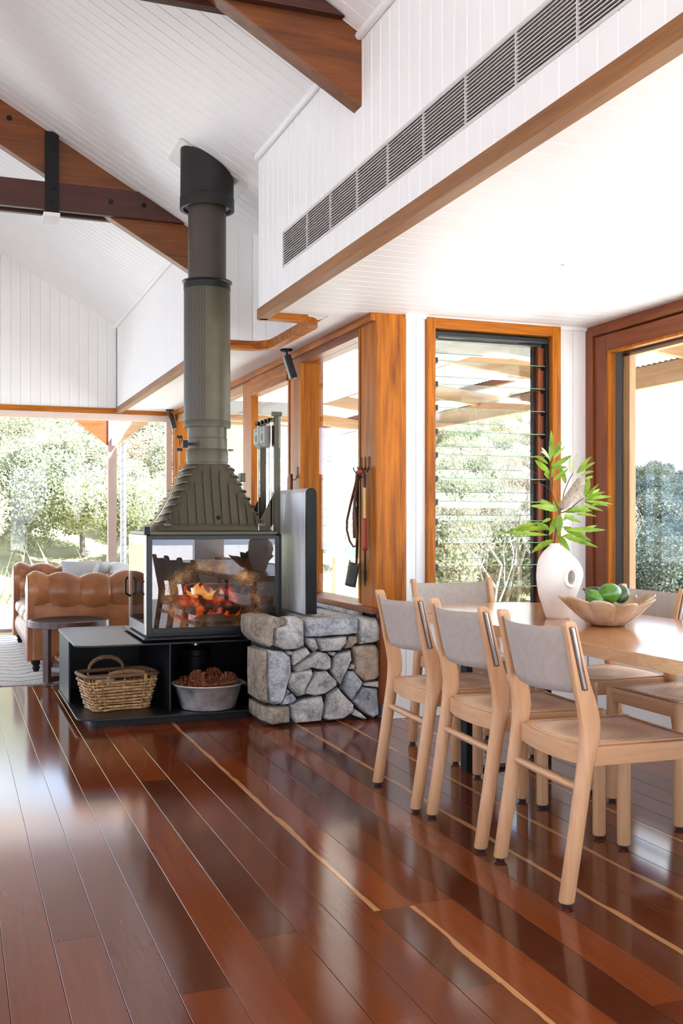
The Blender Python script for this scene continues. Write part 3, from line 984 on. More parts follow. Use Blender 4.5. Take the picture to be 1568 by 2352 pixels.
# ------------------------------------------------------------------ roof trusses
def truss(yc, tieside, name_idx):
    t = empty('roof_truss', (0, yc, slope_z(0)), kind=S)
    th = .045
    rd = .315                                   # rafter depth, measured plumb
    r = MB()
    zt = lambda x: slope_z(x) - .002
    r.prism([(BX, yc - th, zt(BX)), (BX, yc - th, zt(BX) - rd), (RX, yc - th, zt(RX) - rd), (RX, yc - th, zt(RX))], (0, 0, 0), (0, 2 * th, 0))
    r.build('rafter', M['darkwood'][0], t, bevel=.003)
    return t
t1 = truss(4.25, -1, 0)
t2 = truss(7.555, -1, 0)
for t, yc in ((t1, 4.25), (t2, 7.555)):
    # pair of tie boards clasping the rafter, ends cut to the slope
    for nm, ya, yb in (('tie_board', yc - .09, yc - .046), ('tie_board', yc + .046, yc + .09)):
        zb0, zb1 = 3.322, 3.515
        xe0 = BX - (zb0 - 3.28) / TAN - .02
        xe1 = BX - (zb1 - 3.28) / TAN - .02
        MB().prism([(xe0 + .0, ya, zb0), (xe1, ya, zb1), (RX - 3.7, ya, zb1), (RX - 3.7, ya, zb0)], (0, 0, 0), (0, yb - ya, 0)).build(nm, M['tie'], t, bevel=.003)
st = MB().box(.597, .691, 7.555 - .105, 7.555 - .0905, 3.30, 3.862).build('steel_strap', M['iron'], t2)
for zz in (3.37, 3.46, 3.57, 3.74):
    MB().lathe([(.008, 0), (.008, -.006), (.004, -.008)], (.655, 7.555 - .105, zz), 8, 'y').build('bolt', M['iron'], st)
MB().box(.588, .70, 7.555 - .108, 7.555 + .108, 3.272, 3.30, .002).build('strap_foot', M['white'], t2)
for xx, zz in ((1.05, 3.421), (1.284, 3.421)):
    MB().lathe([(.019, 0), (.019, -.006), (.010, -.007), (.010, -.016)], (xx, 7.555 - .09, zz), 12, 'y').build('bolt', M['iron'], t2, smooth=30)
MB().lathe([(.02, 0), (.014, -.004)], (.364, 7.555 - .045, 3.94), 10, 'y').build('bolt_hole', M['iron'], t2)

# ================================================================== STOVE
FX, FY = 1.487, 6.36                      # flue axis
def cyl(mb, r, z0, z1, n=32, c=(FX, FY)):
    return mb.lathe([(r, z0), (r, z1)], (c[0], c[1], 0), n)
stv = empty('wood_heater', (FX, FY, .455), 'tall dark steel wood heater with glass front, ribbed hood and flue', 'wood heater')
bx0, bx1, by0, by1, bz0, bz1 = 1.062, 1.865, 6.085, 6.66, .487, 1.07
sv, sk = M['stove'], M['stove_dark']
MB().box(1.03, 1.915, 5.99, 6.76, .462, .474, .003).build('turntable_plate', M['black_steel'], stv)
MB().lathe([(.2, .4505), (.2, .462)], (FX, FY, 0), 24).build('turntable_bearing', M['iron'], stv)
b = MB().box(bx0, bx1, by0, by1, bz0 - .013, bz0 + .02).box(bx0, bx1, by0, by1, bz1 - .03, bz1)
for x_ in (bx0, bx1 - .024):
    for y_ in (by0, by1 - .024):
        b.box(x_, x_ + .024, y_, y_ + .024, bz0, bz1)
b.box(bx0 + .02, bx1 - .02, by1 - .012, by1, bz0, bz1)
b.box(bx1 - .012, bx1, by0 + .02, by1 - .02, bz0, bz1)
b.build('firebox_frame', sk, stv, bevel=.002)
MB().box(bx0 + .12, bx1 - .014, by1 - .05, by1 - .014, bz0 + .02, bz1 - .03).box(bx0 + .03, bx1 - .014, by0 + .04, by1 - .014, bz0 + .02, bz0 + .04).box(bx1 - .05, bx1 - .014, by0 + .04, by1 - .05, bz0 + .04, bz1 - .03).build('firebrick_lining', M['firebrick'], stv)
fd = MB()
fd.box(bx0 + .004, bx0 + .03, by0 - .018, by0, bz0 + .004, bz1 - .004).box(bx1 - .02, bx1 + .004, by0 - .018, by0, bz0 + .004, bz1 - .004)
fd.box(bx0 + .03, bx1 - .02, by0 - .018, by0, bz1 - .026, bz1 - .004).box(bx0 + .03, bx1 - .02, by0 - .018, by0, bz0 + .004, bz0 + .036)
fdo = fd.build('door_frame', sk, stv, bevel=.002)
gp = MB().box(bx0 + .028, bx1 - .018, by0 - .010, by0 - .005, bz0 + .034, bz1 - .024).build('door_glass', M['stove_glass'], stv, origin=((bx0 + bx1) / 2, by0 - .008, (bz0 + bz1) / 2))
MB().box(bx1 + .004, bx1 + .018, by0 - .02, by0 + .08, bz0, bz1 + .006, .003).build('guide_channel', M['iron'], stv)
sg = MB().box(bx0 - .012, bx0 - .002, by0 + .03, by1 - .03, bz0 + .06, bz1 - .05).build('side_glass', M['side_glass'], stv)
MB().box(bx0 - .012, bx0, by0 + .004, by0 + .03, bz0, bz1).box(bx0 - .012, bx0, by1 - .03, by1, bz0, bz1).box(bx0 - .012, bx0, by0 + .03, by1 - .03, bz1 - .05, bz1).box(bx0 - .012, bx0, by0 + .03, by1 - .03, bz0, bz0 + .06).build('side_door_frame', M['chrome'], stv)
MB().tube([(bx0 - .03, by1 - .06, .80), (bx0 - .045, by1 - .07, .78), (bx0 - .045, by1 - .07, .70), (bx0 - .012, by1 - .06, .68)], .007, 8).build('side_door_handle', M['iron'], stv, smooth=40)
MB().tube([(bx0 - .012, by0 + .012, .80), (bx0 - .03, by0 + .012, .79), (bx0 - .03, by0 + .012, .74), (bx0 - .012, by0 + .012, .72)], .006, 8).build('latch', M['iron'], stv, smooth=40)
# top tray and hood
MB().box(bx0, bx1, by0 + .01, by1, bz1, bz1 + .022, .004).build('top_plate', sv, stv)
# hood: rounded rectangle at the bottom to a circle at the collar, slightly hollow sides
def hood_ring(z, hx, hy, rr, n=40, cx=FX, cy_=FY):
    pts = []
    for k in range(n):
        t = 2 * math.pi * (k + .5) / n
        c_, s_ = math.cos(t), math.sin(t)
        e = 2.0 / rr
        pts.append(V((cx + hx * math.copysign(abs(c_) ** e, c_), cy_ + hy * math.copysign(abs(s_) ** e, s_), z)))
    return pts
hz0, hz1 = 1.13, 1.505
def hood_dim(t):
    hx = .326 + (.136 - .326) * (t ** .92)
    hy = .245 + (.132 - .245) * (t ** .9)
    return hx, hy, 7.0 - 4.4 * t
rings = []
cxh = lambda t: 1.478 + (FX - 1.478) * t
for k in range(13):
    t = k / 12
    hx, hy, e = hood_dim(t)
    rings.append(hood_ring(hz0 + (hz1 - hz0) * t, hx, hy, e, 48, cxh(t)))
hood = MB().loft(rings).build('hood', sv, stv, smooth=35)
bs = MB()
bs.loft([hood_ring(bz1 + .02, .392, .285, 9, 48, 1.466), hood_ring(bz1 + .03, .372, .262, 9, 48, 1.47), hood_ring(hz0 - .002, .36, .252, 8, 48, 1.478), hood_ring(hz0 + .004, .33, .245, 7, 48, 1.478)])
bs.build('hood_base', sv, stv, smooth=35)
def hood_front_y(x, z):
    t = (z - hz0) / (hz1 - hz0)
    hx, hy, e = hood_dim(t)
    q = min(abs(x - cxh(t)) / hx, .999)
    return FY - hy * (1 - q ** e) ** (1 / e)
for k in range(-5, 6):
    x = 1.478 + .052 * k
    zt_ = min(1.498, hz0 + (1.478 + .335 - abs(x - 1.478) - 1.478 - .02) / .335 * 0.0 + (.405 - abs(.052 * k) * 1.22))
    zt_ = min(1.498, hz0 + .40 - 1.28 * abs(.052 * k)) if k else 1.498
    if zt_ < hz0 + .05: continue
    r_ = MB()
    zs = [hz0 + .004 + (zt_ - hz0 - .004) * i / 10 for i in range(11)]
    rr = []
    for z in zs:
        y = hood_front_y(x, z)
        out = .016 * min(1, (zt_ - z) / .03 + .25)
        rr.append([V((x - .005, y + .01, z)), V((x - .004, y - out, z)), V((x + .004, y - out, z)), V((x + .005, y + .01, z))])
    r_.loft(rr)
    r_.build('hood_rib', sv, hood)
# corner ribs that wrap the left and right flanks
for sgn in (-1, 1):
    for i in range(8):
        t = .06 + i * .122
        hx, hy, e = hood_dim(t)
        zc = hz0 + (hz1 - hz0) * t
        r_ = MB(); rr = []
        for j in range(9):
            a = (-.25 + .5 * j / 8) * math.pi * (1 + .35 * t)
            c_, s_ = math.cos(a), math.sin(a)
            px = cxh(t) + sgn * (hx) * abs(c_) ** (2 / e)
            py = FY + hy * math.copysign(abs(s_) ** (2 / e), s_)
            d = V((sgn * c_, s_, .25)).normalized()
            dz = -.02 * (1 - abs(j - 4) / 4) + .02
            p = V((px, py, zc + dz - .012))
            o_ = .017 if 0 < j < 8 else .004
            rr.append([p - d * .008 + Z * .005, p + d * o_ + Z * .004, p + d * o_ - Z * .004, p - d * .008 - Z * .005])
        r_.loft(rr)
        r_.build('flank_rib', sv, hood)
MB().box(FX + .205, FX + .235, FY - .05, FY + .03, 1.40, 1.455, .004).build('hood_stop', sv, hood)
MB().lathe([(.012, 0), (.012, -.008), (.006, -.012)], (1.503, hood_front_y(1.503, 1.175), 1.175), 12, 'y').build('hood_bolt', M['iron'], hood)
for xx in (1.19, 1.77):
    cl_ = MB().box(xx - .02, xx + .02, FY - .265, FY - .245, 1.125, 1.138).ball((xx, FY - .262, 1.145), .010, 8, 6)
    cl_.build('hood_clamp', sv, hood)
MB().tube([(1.745, by0 + .01, bz1 + .02), (1.745, by0 + .01, bz1 + .055)], .005, 8).ball((1.745, by0 + .01, bz1 + .06), .009, 8, 6).build('hood_screw', M['chrome'], hood, smooth=40)
# flue
fl = MB()
fl.lathe([(.128, 1.50), (.128, 1.515), (.131, 1.517), (.131, 1.585), (.127, 1.60), (.125, 1.60), (.125, 1.665), (.122, 1.668), (.122, 1.735)], (FX, FY, 0), 40)
fl.build('flue_collar', sv, stv, smooth=30)
MB().lathe([(.118, 1.70), (.118, 3.13)], (FX, FY, 0), 40).build('flue_pipe', plain('warm_brown_flue', (78, 70, 62), .38, .35, .2, 3), stv, smooth=30)
mc = MB()
rr = .144
ang = [math.radians(a) for a in range(160, 256, 4)]
mc.loft([[V((FX + rr * math.cos(a), FY + rr * math.sin(a), z)) for a in ang] for z in (1.775, 2.595)], closed=False, caps=False)
mc.build('perforated_panel', M['perforated'], stv, smooth=30, origin=(FX, FY, 1.775))
ang2 = [math.radians(a) for a in range(252, 525, 4)]
MB().loft([[V((FX + rr * math.cos(a), FY + rr * math.sin(a), z)) for a in ang2] for z in (1.735, 2.63)], closed=False, caps=False).build('flue_casing', sv, stv, smooth=30)
MB().lathe([(.140, 1.735), (.147, 1.735), (.147, 1.772), (.1455, 1.776), (.140, 1.776)], (FX, FY, 0), 40).build('casing_band', sv, stv, smooth=30)
MB().lathe([(.140, 2.592), (.1462, 2.592), (.1462, 2.632), (.156, 2.640), (.156, 2.646), (.119, 2.648)], (FX, FY, 0), 40).build('casing_band', M['stove_dark'], stv, smooth=30)
# ceiling cap: cut to the slope, square plate against the ceiling
cp = MB(); rings = []
n = 40; rc = .166
bot = [V((FX + rc * math.cos(2 * math.pi * k / n), FY + rc * math.sin(2 * math.pi * k / n), 3.095)) for k in range(n)]
top = [V((p.x, p.y, slope_z(p.x) - .012)) for p in bot]
inn = [V((FX + .148 * math.cos(2 * math.pi * k / n), FY + .148 * math.sin(2 * math.pi * k / n), 3.095)) for k in range(n)]
inn2 = [V((p.x, p.y, 3.14)) for p in inn]
cp.loft([top, bot, inn, inn2], True, False)
cp.build('ceiling_cap', M['stove_dark'], stv, smooth=30)
MB().lathe([(.169, 3.095), (.169, 3.165), (.166, 3.17)], (FX, FY, 0), 40, caps=False).build('cap_band', M['stove_dark'], stv, smooth=30)
vr = MB()
ri = [[V((FX + r_ * math.cos(2 * math.pi * k / n), FY + r_ * math.sin(2 * math.pi * k / n), 3.115)) for k in range(n)] for r_ in (.12, .147)]
vr.loft(ri, True, False)
vro = vr.build('vent_ring', M['white'], stv)
for k in range(24):
    a = 2 * math.pi * k / 24
    MB().box(FX + .134 * math.cos(a) - .006, FX + .134 * math.cos(a) + .006, FY + .134 * math.sin(a) - .003, FY + .134 * math.sin(a) + .003, 3.1125, 3.1145).build('vent_slot', M['iron'], vro)
pl = MB()
u = V((math.cos(ANG), 0, -math.sin(ANG))); nn = V((-math.sin(ANG), 0, -math.cos(ANG)))
pc = V((1.512, 6.445, slope_z(1.512))) + nn * .005
hu, hv, rad = .247, .198, .03
outl = []
for sx_, sy_, a0 in ((1, 1, 0), (-1, 1, 90), (-1, -1, 180), (1, -1, 270)):
    for q in range(5):
        a = math.radians(a0 + q * 22.5)
        outl.append(pc + u * (sx_ * (hu - rad) + rad * math.cos(a)) + Y * (sy_ * (hv - rad) + rad * math.sin(a)))
pl.loft([[p - nn * .003 for p in outl], [p + nn * .008 for p in outl]])
pl.build('ceiling_plate', plain('satin_ceiling_plate', (196, 194, 190), .35, 0, .05, 3), stv)
# damper lever, spring and cable
dl = MB().box(FX - .165, FX - .10, FY - .13, FY - .095, 1.615, 1.632).box(FX - .18, FX - .15, FY - .135, FY - .10, 1.60, 1.645).tube([(FX - .18, FY - .12, 1.655), (FX - .20, FY - .12, 1.61), (FX - .20, FY - .12, 1.665)], .004, 6)
dl.box(FX - .217, FX - .183, FY - .13, FY - .11, 1.655, 1.672).box(FX - .217, FX - .183, FY - .13, FY - .11, 1.578, 1.596)
dl.build('damper_lever', M['iron'], stv)
cb = [(FX - .20, FY - .12, 1.58), (FX - .202, FY - .13, 1.50), (FX - .225, FY - .16, 1.40), (FX - .275, FY - .2, 1.30), (FX - .33, FY - .23, 1.21), (FX - .40, FY - .25, 1.12), (bx0 + .005, by0 + .03, bz1 + .03)]
MB().tube(cb, .006, 8).build('damper_cable', M['brass'], stv, smooth=40)
MB().box(bx0 - .012, bx0 + .02, by0 + .0, by0 + .04, bz1, bz1 + .05, .003).build('cable_anchor', M['iron'], stv)
MB().lathe([(.007, 0), (.007, .03), (.003, .032)], (FX + .118, FY - .07, 1.595), 8, 'x').build('collar_screw', M['brass'], stv)
# counterweight tower behind the right edge
tw = M['stove']
tx = 1.93
MB().box(tx - .012, tx + .028, 6.335, 6.36, bz1, 1.835, .002).build('tower_rail', tw, stv)
MB().box(tx - .02, tx + .02, 6.63, 6.65, bz1, 1.80, .002).build('tower_rail', tw, stv)
MB().box(tx - .035, tx - .027, 6.635, 6.65, bz1, 1.80).box(tx - .034, tx - .026, 6.345, 6.36, bz1, 1.80).build('tower_rail', M['chrome'], stv)
MB().tube([(tx + .0, 6.50, bz1), (tx + .0, 6.50, 1.80)], .006, 8).build('guide_rod', M['chrome'], stv, smooth=40)
for y_, mt in ((6.345, tw), (6.64, M['iron'])):
    MB().prism([V((tx - .01, y_, 1.335)), V((tx - .135, y_, bz1 + .025)), V((tx - .05, y_, bz1 + .025)), V((tx - .01, y_, bz1 + .07))], (0, 0, 0), (0, .006, 0)).build('gusset_plate', mt, stv)
MB().box(tx - .03, tx - .018, 6.33, 6.68, 1.785, 1.812).build('pulley_bar', tw, stv)
for y_ in (6.37, 6.45, 6.53, 6.62, 6.66):
    MB().lathe([(.013, -.035), (.013, -.014), (.007, -.014), (.007, 0)], (tx - .012, y_, 1.80), 12, 'x').build('pulley', M['iron'], stv, smooth=30)
MB().box(tx - .03, tx + .036, 6.325, 6.352, 1.822, 1.850, .003).build('tower_head', tw, stv)
for xx in (tx + .03, tx + .018):
    MB().tube([(xx, 6.33, 1.83), (xx, 6.33, 1.62)], .0015, 5).build('lift_cable', M['chrome'], stv)
for y0_, y1_ in ((6.39, 6.515), (6.525, 6.65)):
    q = MB()
    xa, xb = tx - .062, tx + .035
    za, zb_ = 1.635, 1.765
    prof_ = [(xa, zb_), (xa, za + .028), (xa + .02, za), (xb - .014, za), (xb, za + .02), (xb, zb_)]
    q.prism([V((p, y0_, z_)) for p, z_ in prof_], (0, 0, 0), (0, y1_ - y0_, 0))
    qo = q.build('counterweight', plain('grey_counterweight', (150, 149, 140), .5, .2, .08, 8), stv, bevel=.003)
    ym = (y0_ + y1_) / 2
    MB().lathe([(.026, -.001), (.026, .001)], (xa, ym, 1.695), 20, 'x', sx=.72).build('weight_hole', M['iron'], qo)
    MB().lathe([(.009, -.001), (.009, .001)], (xa, ym, 1.745), 12, 'x').build('weight_hole', M['iron'], qo)
MB().box(tx - .025, tx + .028, 6.365, 6.388, 1.64, 1.765, .004).build('weight_shade_plate', M['iron'], stv)  # black plate stands in for the unlit near side of the weights
# fire
lg = MB()
rot = Matrix.Rotation(math.radians(14), 3, 'Z')
def log(mb, c, L, r, rotm, sq=1.0):
    pr_ = []
    for k in range(9):
        t = k / 8
        rr_ = r * (1 if 0 < k < 8 else .82)
        ring = []
        for j in range(14):
            a = 2 * math.pi * j / 14
            q = rr_ * (1 + .12 * noise.noise(V((t * 3 + c[0] * 9, math.cos(a) * 1.3, math.sin(a) * 1.3))))
            ring.append(V(c) + rotm @ V(((t - .5) * L, q * math.cos(a), q * math.sin(a) * sq)))
        pr_.append(ring)
    return mb.loft(pr_)
log(lg, (1.47, 6.34, .625), .44, .085, rot)
log1 = lg.build('burning_log', M['ember'], stv, smooth=60)
log2 = log(MB(), (1.52, 6.42, .70), .32, .06, Matrix.Rotation(math.radians(-20), 3, 'Z')).build('burning_log', M['ember'], stv, smooth=60)
log3 = log(MB(), (1.36, 6.30, .57), .26, .05, Matrix.Rotation(math.radians(40), 3, 'Z')).build('burning_log', M['ember'], stv, smooth=60)
ash = MB().grid(lambda u_, v_: V((1.10 + .72 * u_, 6.14 + .46 * v_, .531 + .055 * math.exp(-((u_ - .5) / .28) ** 2 - ((v_ - .4) / .35) ** 2) + .012 * noise.noise(V((u_ * 9, v_ * 7, 2))))), 30, 18)
ash.build('ash_bed', plain('pale_ash', (150, 128, 104), .95, 0, .5, 40, .4, 60), stv, smooth=60)
fr_ = random.Random(4)
for k in range(6):
    fx_ = 1.38 + .034 * k + fr_.uniform(-.01, .01); fy_ = 6.30 + fr_.uniform(-.03, .09)
    h_ = fr_.uniform(.05, .10)
    z0_ = .665 + .02 * math.sin(k)
    lean = fr_.uniform(-.04, .05)
    rr_ = []
    for j in range(8):
        t = j / 7
        rad_ = (.026 * math.sin(math.pi * min(1, t * .75 + .22)) + .001) * (1 - .85 * t ** 2.2)
        ring = [V((fx_ + lean * t * t + .012 * math.sin(5 * t + k) + rad_ * 1.5 * math.cos(2 * math.pi * i / 10), fy_ + rad_ * math.sin(2 * math.pi * i / 10), z0_ + h_ * t)) for i in range(10)]
        rr_.append(ring)
    MB().loft(rr_).build('flame', M['flame'], stv, smooth=80)


# ================================================================== HEARTH BENCH
hb = empty('hearth_bench', (1.25, 6.45, 0), 'long blackened steel hearth bench with open shelves under the stove', 'bench')
def rounded_plate(mb, x0, x1, y0, y1, z0, z1, r, left_only=True):
    o_ = []
    for (cx_, cy_, a0, q) in ((x1, y1, 0, 0), (x0, y1, 90, r), (x0, y0, 180, r), (x1, y0, 270, 0)):
        if q == 0:
            o_.append((cx_, cy_)); continue
        px = cx_ + q; py = cy_ + (q if a0 == 180 else -q)
        for j in range(9):
            a = math.radians(a0 + j * 90 / 8)
            o_.append((px + q * math.cos(a), py + q * math.sin(a)))
    return mb.loft([[V((a, b_, z0)) for a, b_ in o_], [V((a, b_, z1)) for a, b_ in o_]])
bst = M['black_steel']
rounded_plate(MB(), .642, 1.93, 5.955, 7.06, .440, .450, .10).build('top_plate', bst, hb, bevel=.0015)
rounded_plate(MB(), .642, 1.62, 5.835, 7.06, .046, .056, .10).build('shelf_plate', bst, hb, bevel=.0015)
rounded_plate(MB(), .72, 1.62, 5.915, 7.0, .0, .046, .07).build('plinth', M['iron'], hb)
MB().box(.652, .662, 6.42, 7.0, .056, .44).build('end_panel', M['iron'], hb)
MB().box(1.170, 1.178, 5.95, 7.0, .056, .44).build('divider', bst, hb)
MB().box(.662, 1.93, 6.99, 7.0, .056, .44).build('back_panel', M['iron'], hb)
MB().box(1.62, 1.88, 5.955, 7.0, 0, .056).box(1.88, 1.89, 5.90, 6.99, 0, .44).build('end_panel', M['iron'], hb)

# ================================================================== STONE PIER
pier = MB().box(1.655, 2.318, 5.635, 5.945, 0, .565).box(1.945, 2.318, 5.945, 6.95, 0, .555).build('stone_pier', M['mortar'], origin=(1.98, 5.7, 0))
tag(pier, 'low rubble stone pier of grey and tan stones beside the hearth', 'stone pier')
F_ = V((math.sin(YAW), math.cos(YAW), 0)); R_ = V((math.cos(YAW), -math.sin(YAW), 0))
def at_y(px, py, y):
    d = F_ + R_ * ((px - 784) / FPX) + Z * ((1198 - py) / FPX)
    t = y / d.y
    return V((0, 0, EYE)) + d * t
srng = random.Random(11)
def stone(poly, mat, yf=5.58, deep=.09, proud=.02):
    pts = [at_y(570 + a / 4.9, 1380 + b / 4.9, yf) for a, b in poly]
    out = []
    for a, b in zip(pts, pts[1:] + pts[:1]):
        out.append(a); m_ = (a + b) / 2
        L = (b - a).length
        if L > .05:
            out.append(m_ + V((srng.uniform(-1, 1), 0, srng.uniform(-1, 1))) * L * .035)
    c = sum(out, V((0, 0, 0))) / len(out)
    for p in out:
        p.z = max(p.z, .002)
    def ring(k, y, j):
        r = []
        for p in out:
            q = c + (p - c) * k
            q.y = y + srng.uniform(-j, j)
            q.z = max(q.z, .002)
            r.append(q)
        return r
    pr_ = proud * srng.uniform(.7, 1.3)
    rings = [ring(.96, yf + deep, 0), ring(.985, yf + .028, .004), ring(.955, yf + .004, .004), ring(.86, yf - pr_ * .5, .005), ring(.5, yf - pr_ * .8, .006)]
    mb = MB().loft(rings, True, False)
    n = len(out); b0 = len(mb.v) - n
    mb.v.append(tuple(V((c.x, yf - pr_ * .85, c.z)))); ci = len(mb.v) - 1
    for j in range(n):
        mb.f.append((b0 + j, b0 + (j + 1) % n, ci)); mb.mi.append(0)
    mb.build('stone', mat, pier, smooth=38)
G, B_, T_, W_ = M['stone_grey'], M['stone_blue'], M['stone_tan'], M['stone_brown']
ST = [
 ([(70,200),(150,178),(300,172),(415,215),(425,262),(290,285),(278,500),(245,532),(150,500),(70,400)], W_, .3),
 ([(292,292),(430,268),(432,188),(560,182),(630,230),(635,515),(560,545),(410,555),(288,510)], G, .12),
 ([(643,232),(700,200),(1200,187),(1243,215),(1243,368),(1120,385),(760,410),(647,410)], B_, .12),
 ([(1258,202),(1440,192),(1493,300),(1488,450),(1380,480),(1262,495),(1245,440)], G, .12),
 ([(652,422),(748,420),(788,540),(745,575),(662,480)], G, .06),
 ([(770,425),(1108,395),(1113,470),(1040,560),(830,570),(792,500)], G, .08),
 ([(1127,400),(1220,395),(1230,460),(1160,530),(1092,540)], W_, .06),
 ([(210,545),(400,570),(475,620),(488,790),(438,960),(380,1168),(300,1183),(220,1150)], B_, .12),
 ([(497,590),(660,527),(703,590),(640,650),(502,730)], G, .06),
 ([(437,572),(488,572),(488,612),(450,612)], G, .05),
 ([(507,760),(640,662),(770,572),(890,592),(938,650),(938,760),(890,783),(700,750),(540,808)], G, .08),
 ([(915,577),(983,580),(960,622),(922,610)], B_, .05),
 ([(977,612),(1158,557),(1168,660),(1120,768),(1040,948),(992,900),(942,790),(967,690)], G, .08),
 ([(1187,522),(1440,492),(1480,560),(1485,850),(1440,893),(1320,913),(1212,830),(1200,700)], T_, .12),
 ([(452,930),(482,830),(560,802),(720,767),(733,820),(650,990),(640,1058),(560,1083),(462,990)], G, .08),
 ([(657,1000),(772,802),(890,792),(998,900),(1008,950),(860,1048),(740,1073),(647,1050)], G, .08),
 ([(1062,980),(1122,792),(1190,792),(1288,910),(1268,960),(1170,1118),(1062,1000)], B_, .08),
 ([(1132,768),(1190,712),(1190,778)], G, .05),
 ([(1302,930),(1470,902),(1470,978),(1302,958)], G, .06),
 ([(1302,967),(1458,987),(1473,1280),(1410,1325),(1292,1250),(1177,1130)], B_, .12),
 ([(907,1060),(1020,982),(1100,1072),(1193,1170),(1188,1258),(1080,1328),(900,1353),(857,1330),(882,1200)], G, .1),
 ([(482,1180),(620,1112),(838,1077),(858,1160),(828,1358),(540,1383),(492,1320)], G, .1),
 ([(402,1082),(500,1042),(548,1110),(480,1158),(377,1173)], B_, .06),
 ([(437,992),(468,1020),(422,1070)], G, .05),
 ([(240,1197),(463,1187),(473,1370),(270,1398),(152,1350),(152,1182)], W_, .28),
 ([(1192,1212),(1338,1330),(1300,1343),(1182,1290)], G, .06),
]
for poly, mat, dp in ST:
    stone(poly, mat, deep=dp)
stone([(128, 562), (206, 548), (216, 1160), (132, 1130)], W_, deep=.26)
# flat stones along the top of the pier and the ledge behind it
for k, (x0, x1, y0, y1, mt) in enumerate([(1.66, 1.86, 5.62, 5.93, G), (1.87, 2.10, 5.63, 5.93, W_), (2.11, 2.315, 5.62, 5.93, G), (1.95, 2.13, 5.95, 6.22, B_), (2.14, 2.315, 5.95, 6.3, G), (1.95, 2.13, 6.23, 6.6, W_), (2.14, 2.315, 6.31, 6.65, B_), (1.95, 2.315, 6.66, 6.98, G)]):
    q = MB().box(x0, x1, y0, y1, .545, .58 + .004 * (k % 3), .012)
    q.v = [tuple(V(p) + V((noise.noise(V(p) * 9), noise.noise(V(p) * 9 + X * 7), .7 * noise.noise(V(p) * 9 + Y * 7))) * .007) for p in q.v]
    q.build('top_stone', mt, pier, smooth=40)
for k in range(9):
    y0 = 5.81 + .125 * k
    q = MB().box(2.255, 2.318, y0, y0 + .118, .585, .611, .008)
    q.v = [tuple(V(p) + V((noise.noise(V(p) * 14) * .012, 0, 0))) for p in q.v]
    q.build('ledge_stone', B_ if k % 2 else G, pier, smooth=40)

# ================================================================== HEAT SHIELD
hs = empty('heat_shield', (2.01, 6.2, .592), 'upright grey steel heat shield panel with black rounded edge beside stove', 'panel')
prof_ = [(1.982, .592), (2.048, .592), (2.048, 1.32)] + [(2.015 + .033 * math.cos(a), 1.32 + .033 * math.sin(a)) for a in (math.radians(15 * k) for k in range(1, 12))] + [(1.982, 1.32)]
ss = NT('streaky_reflecting_steel')
v_ = ss.coord('Object', (1, 1, .22))
ss.bsdf(ss.ramp(ss.noise(v_, 9, 5, .6), [(0.32, lin((180, 183, 190))), (0.5, lin((214, 217, 223))), (0.68, lin((242, 243, 247)))]), .38, 0)  # pale base colour stands in for the steel's bright reflection
MB().prism([V((a, 5.908, b_)) for a, b_ in prof_], (0, 0, 0), (0, .74, 0)).build('panel_face', ss.m, hs, smooth=30)
MB().prism([V((a, 5.886, b_)) for a, b_ in [(2.015 + (q - 2.015) * 1.0, z_) for q, z_ in prof_]], (0, 0, 0), (0, .022, 0)).build('edge_cap', M['iron'], hs, bevel=.003)

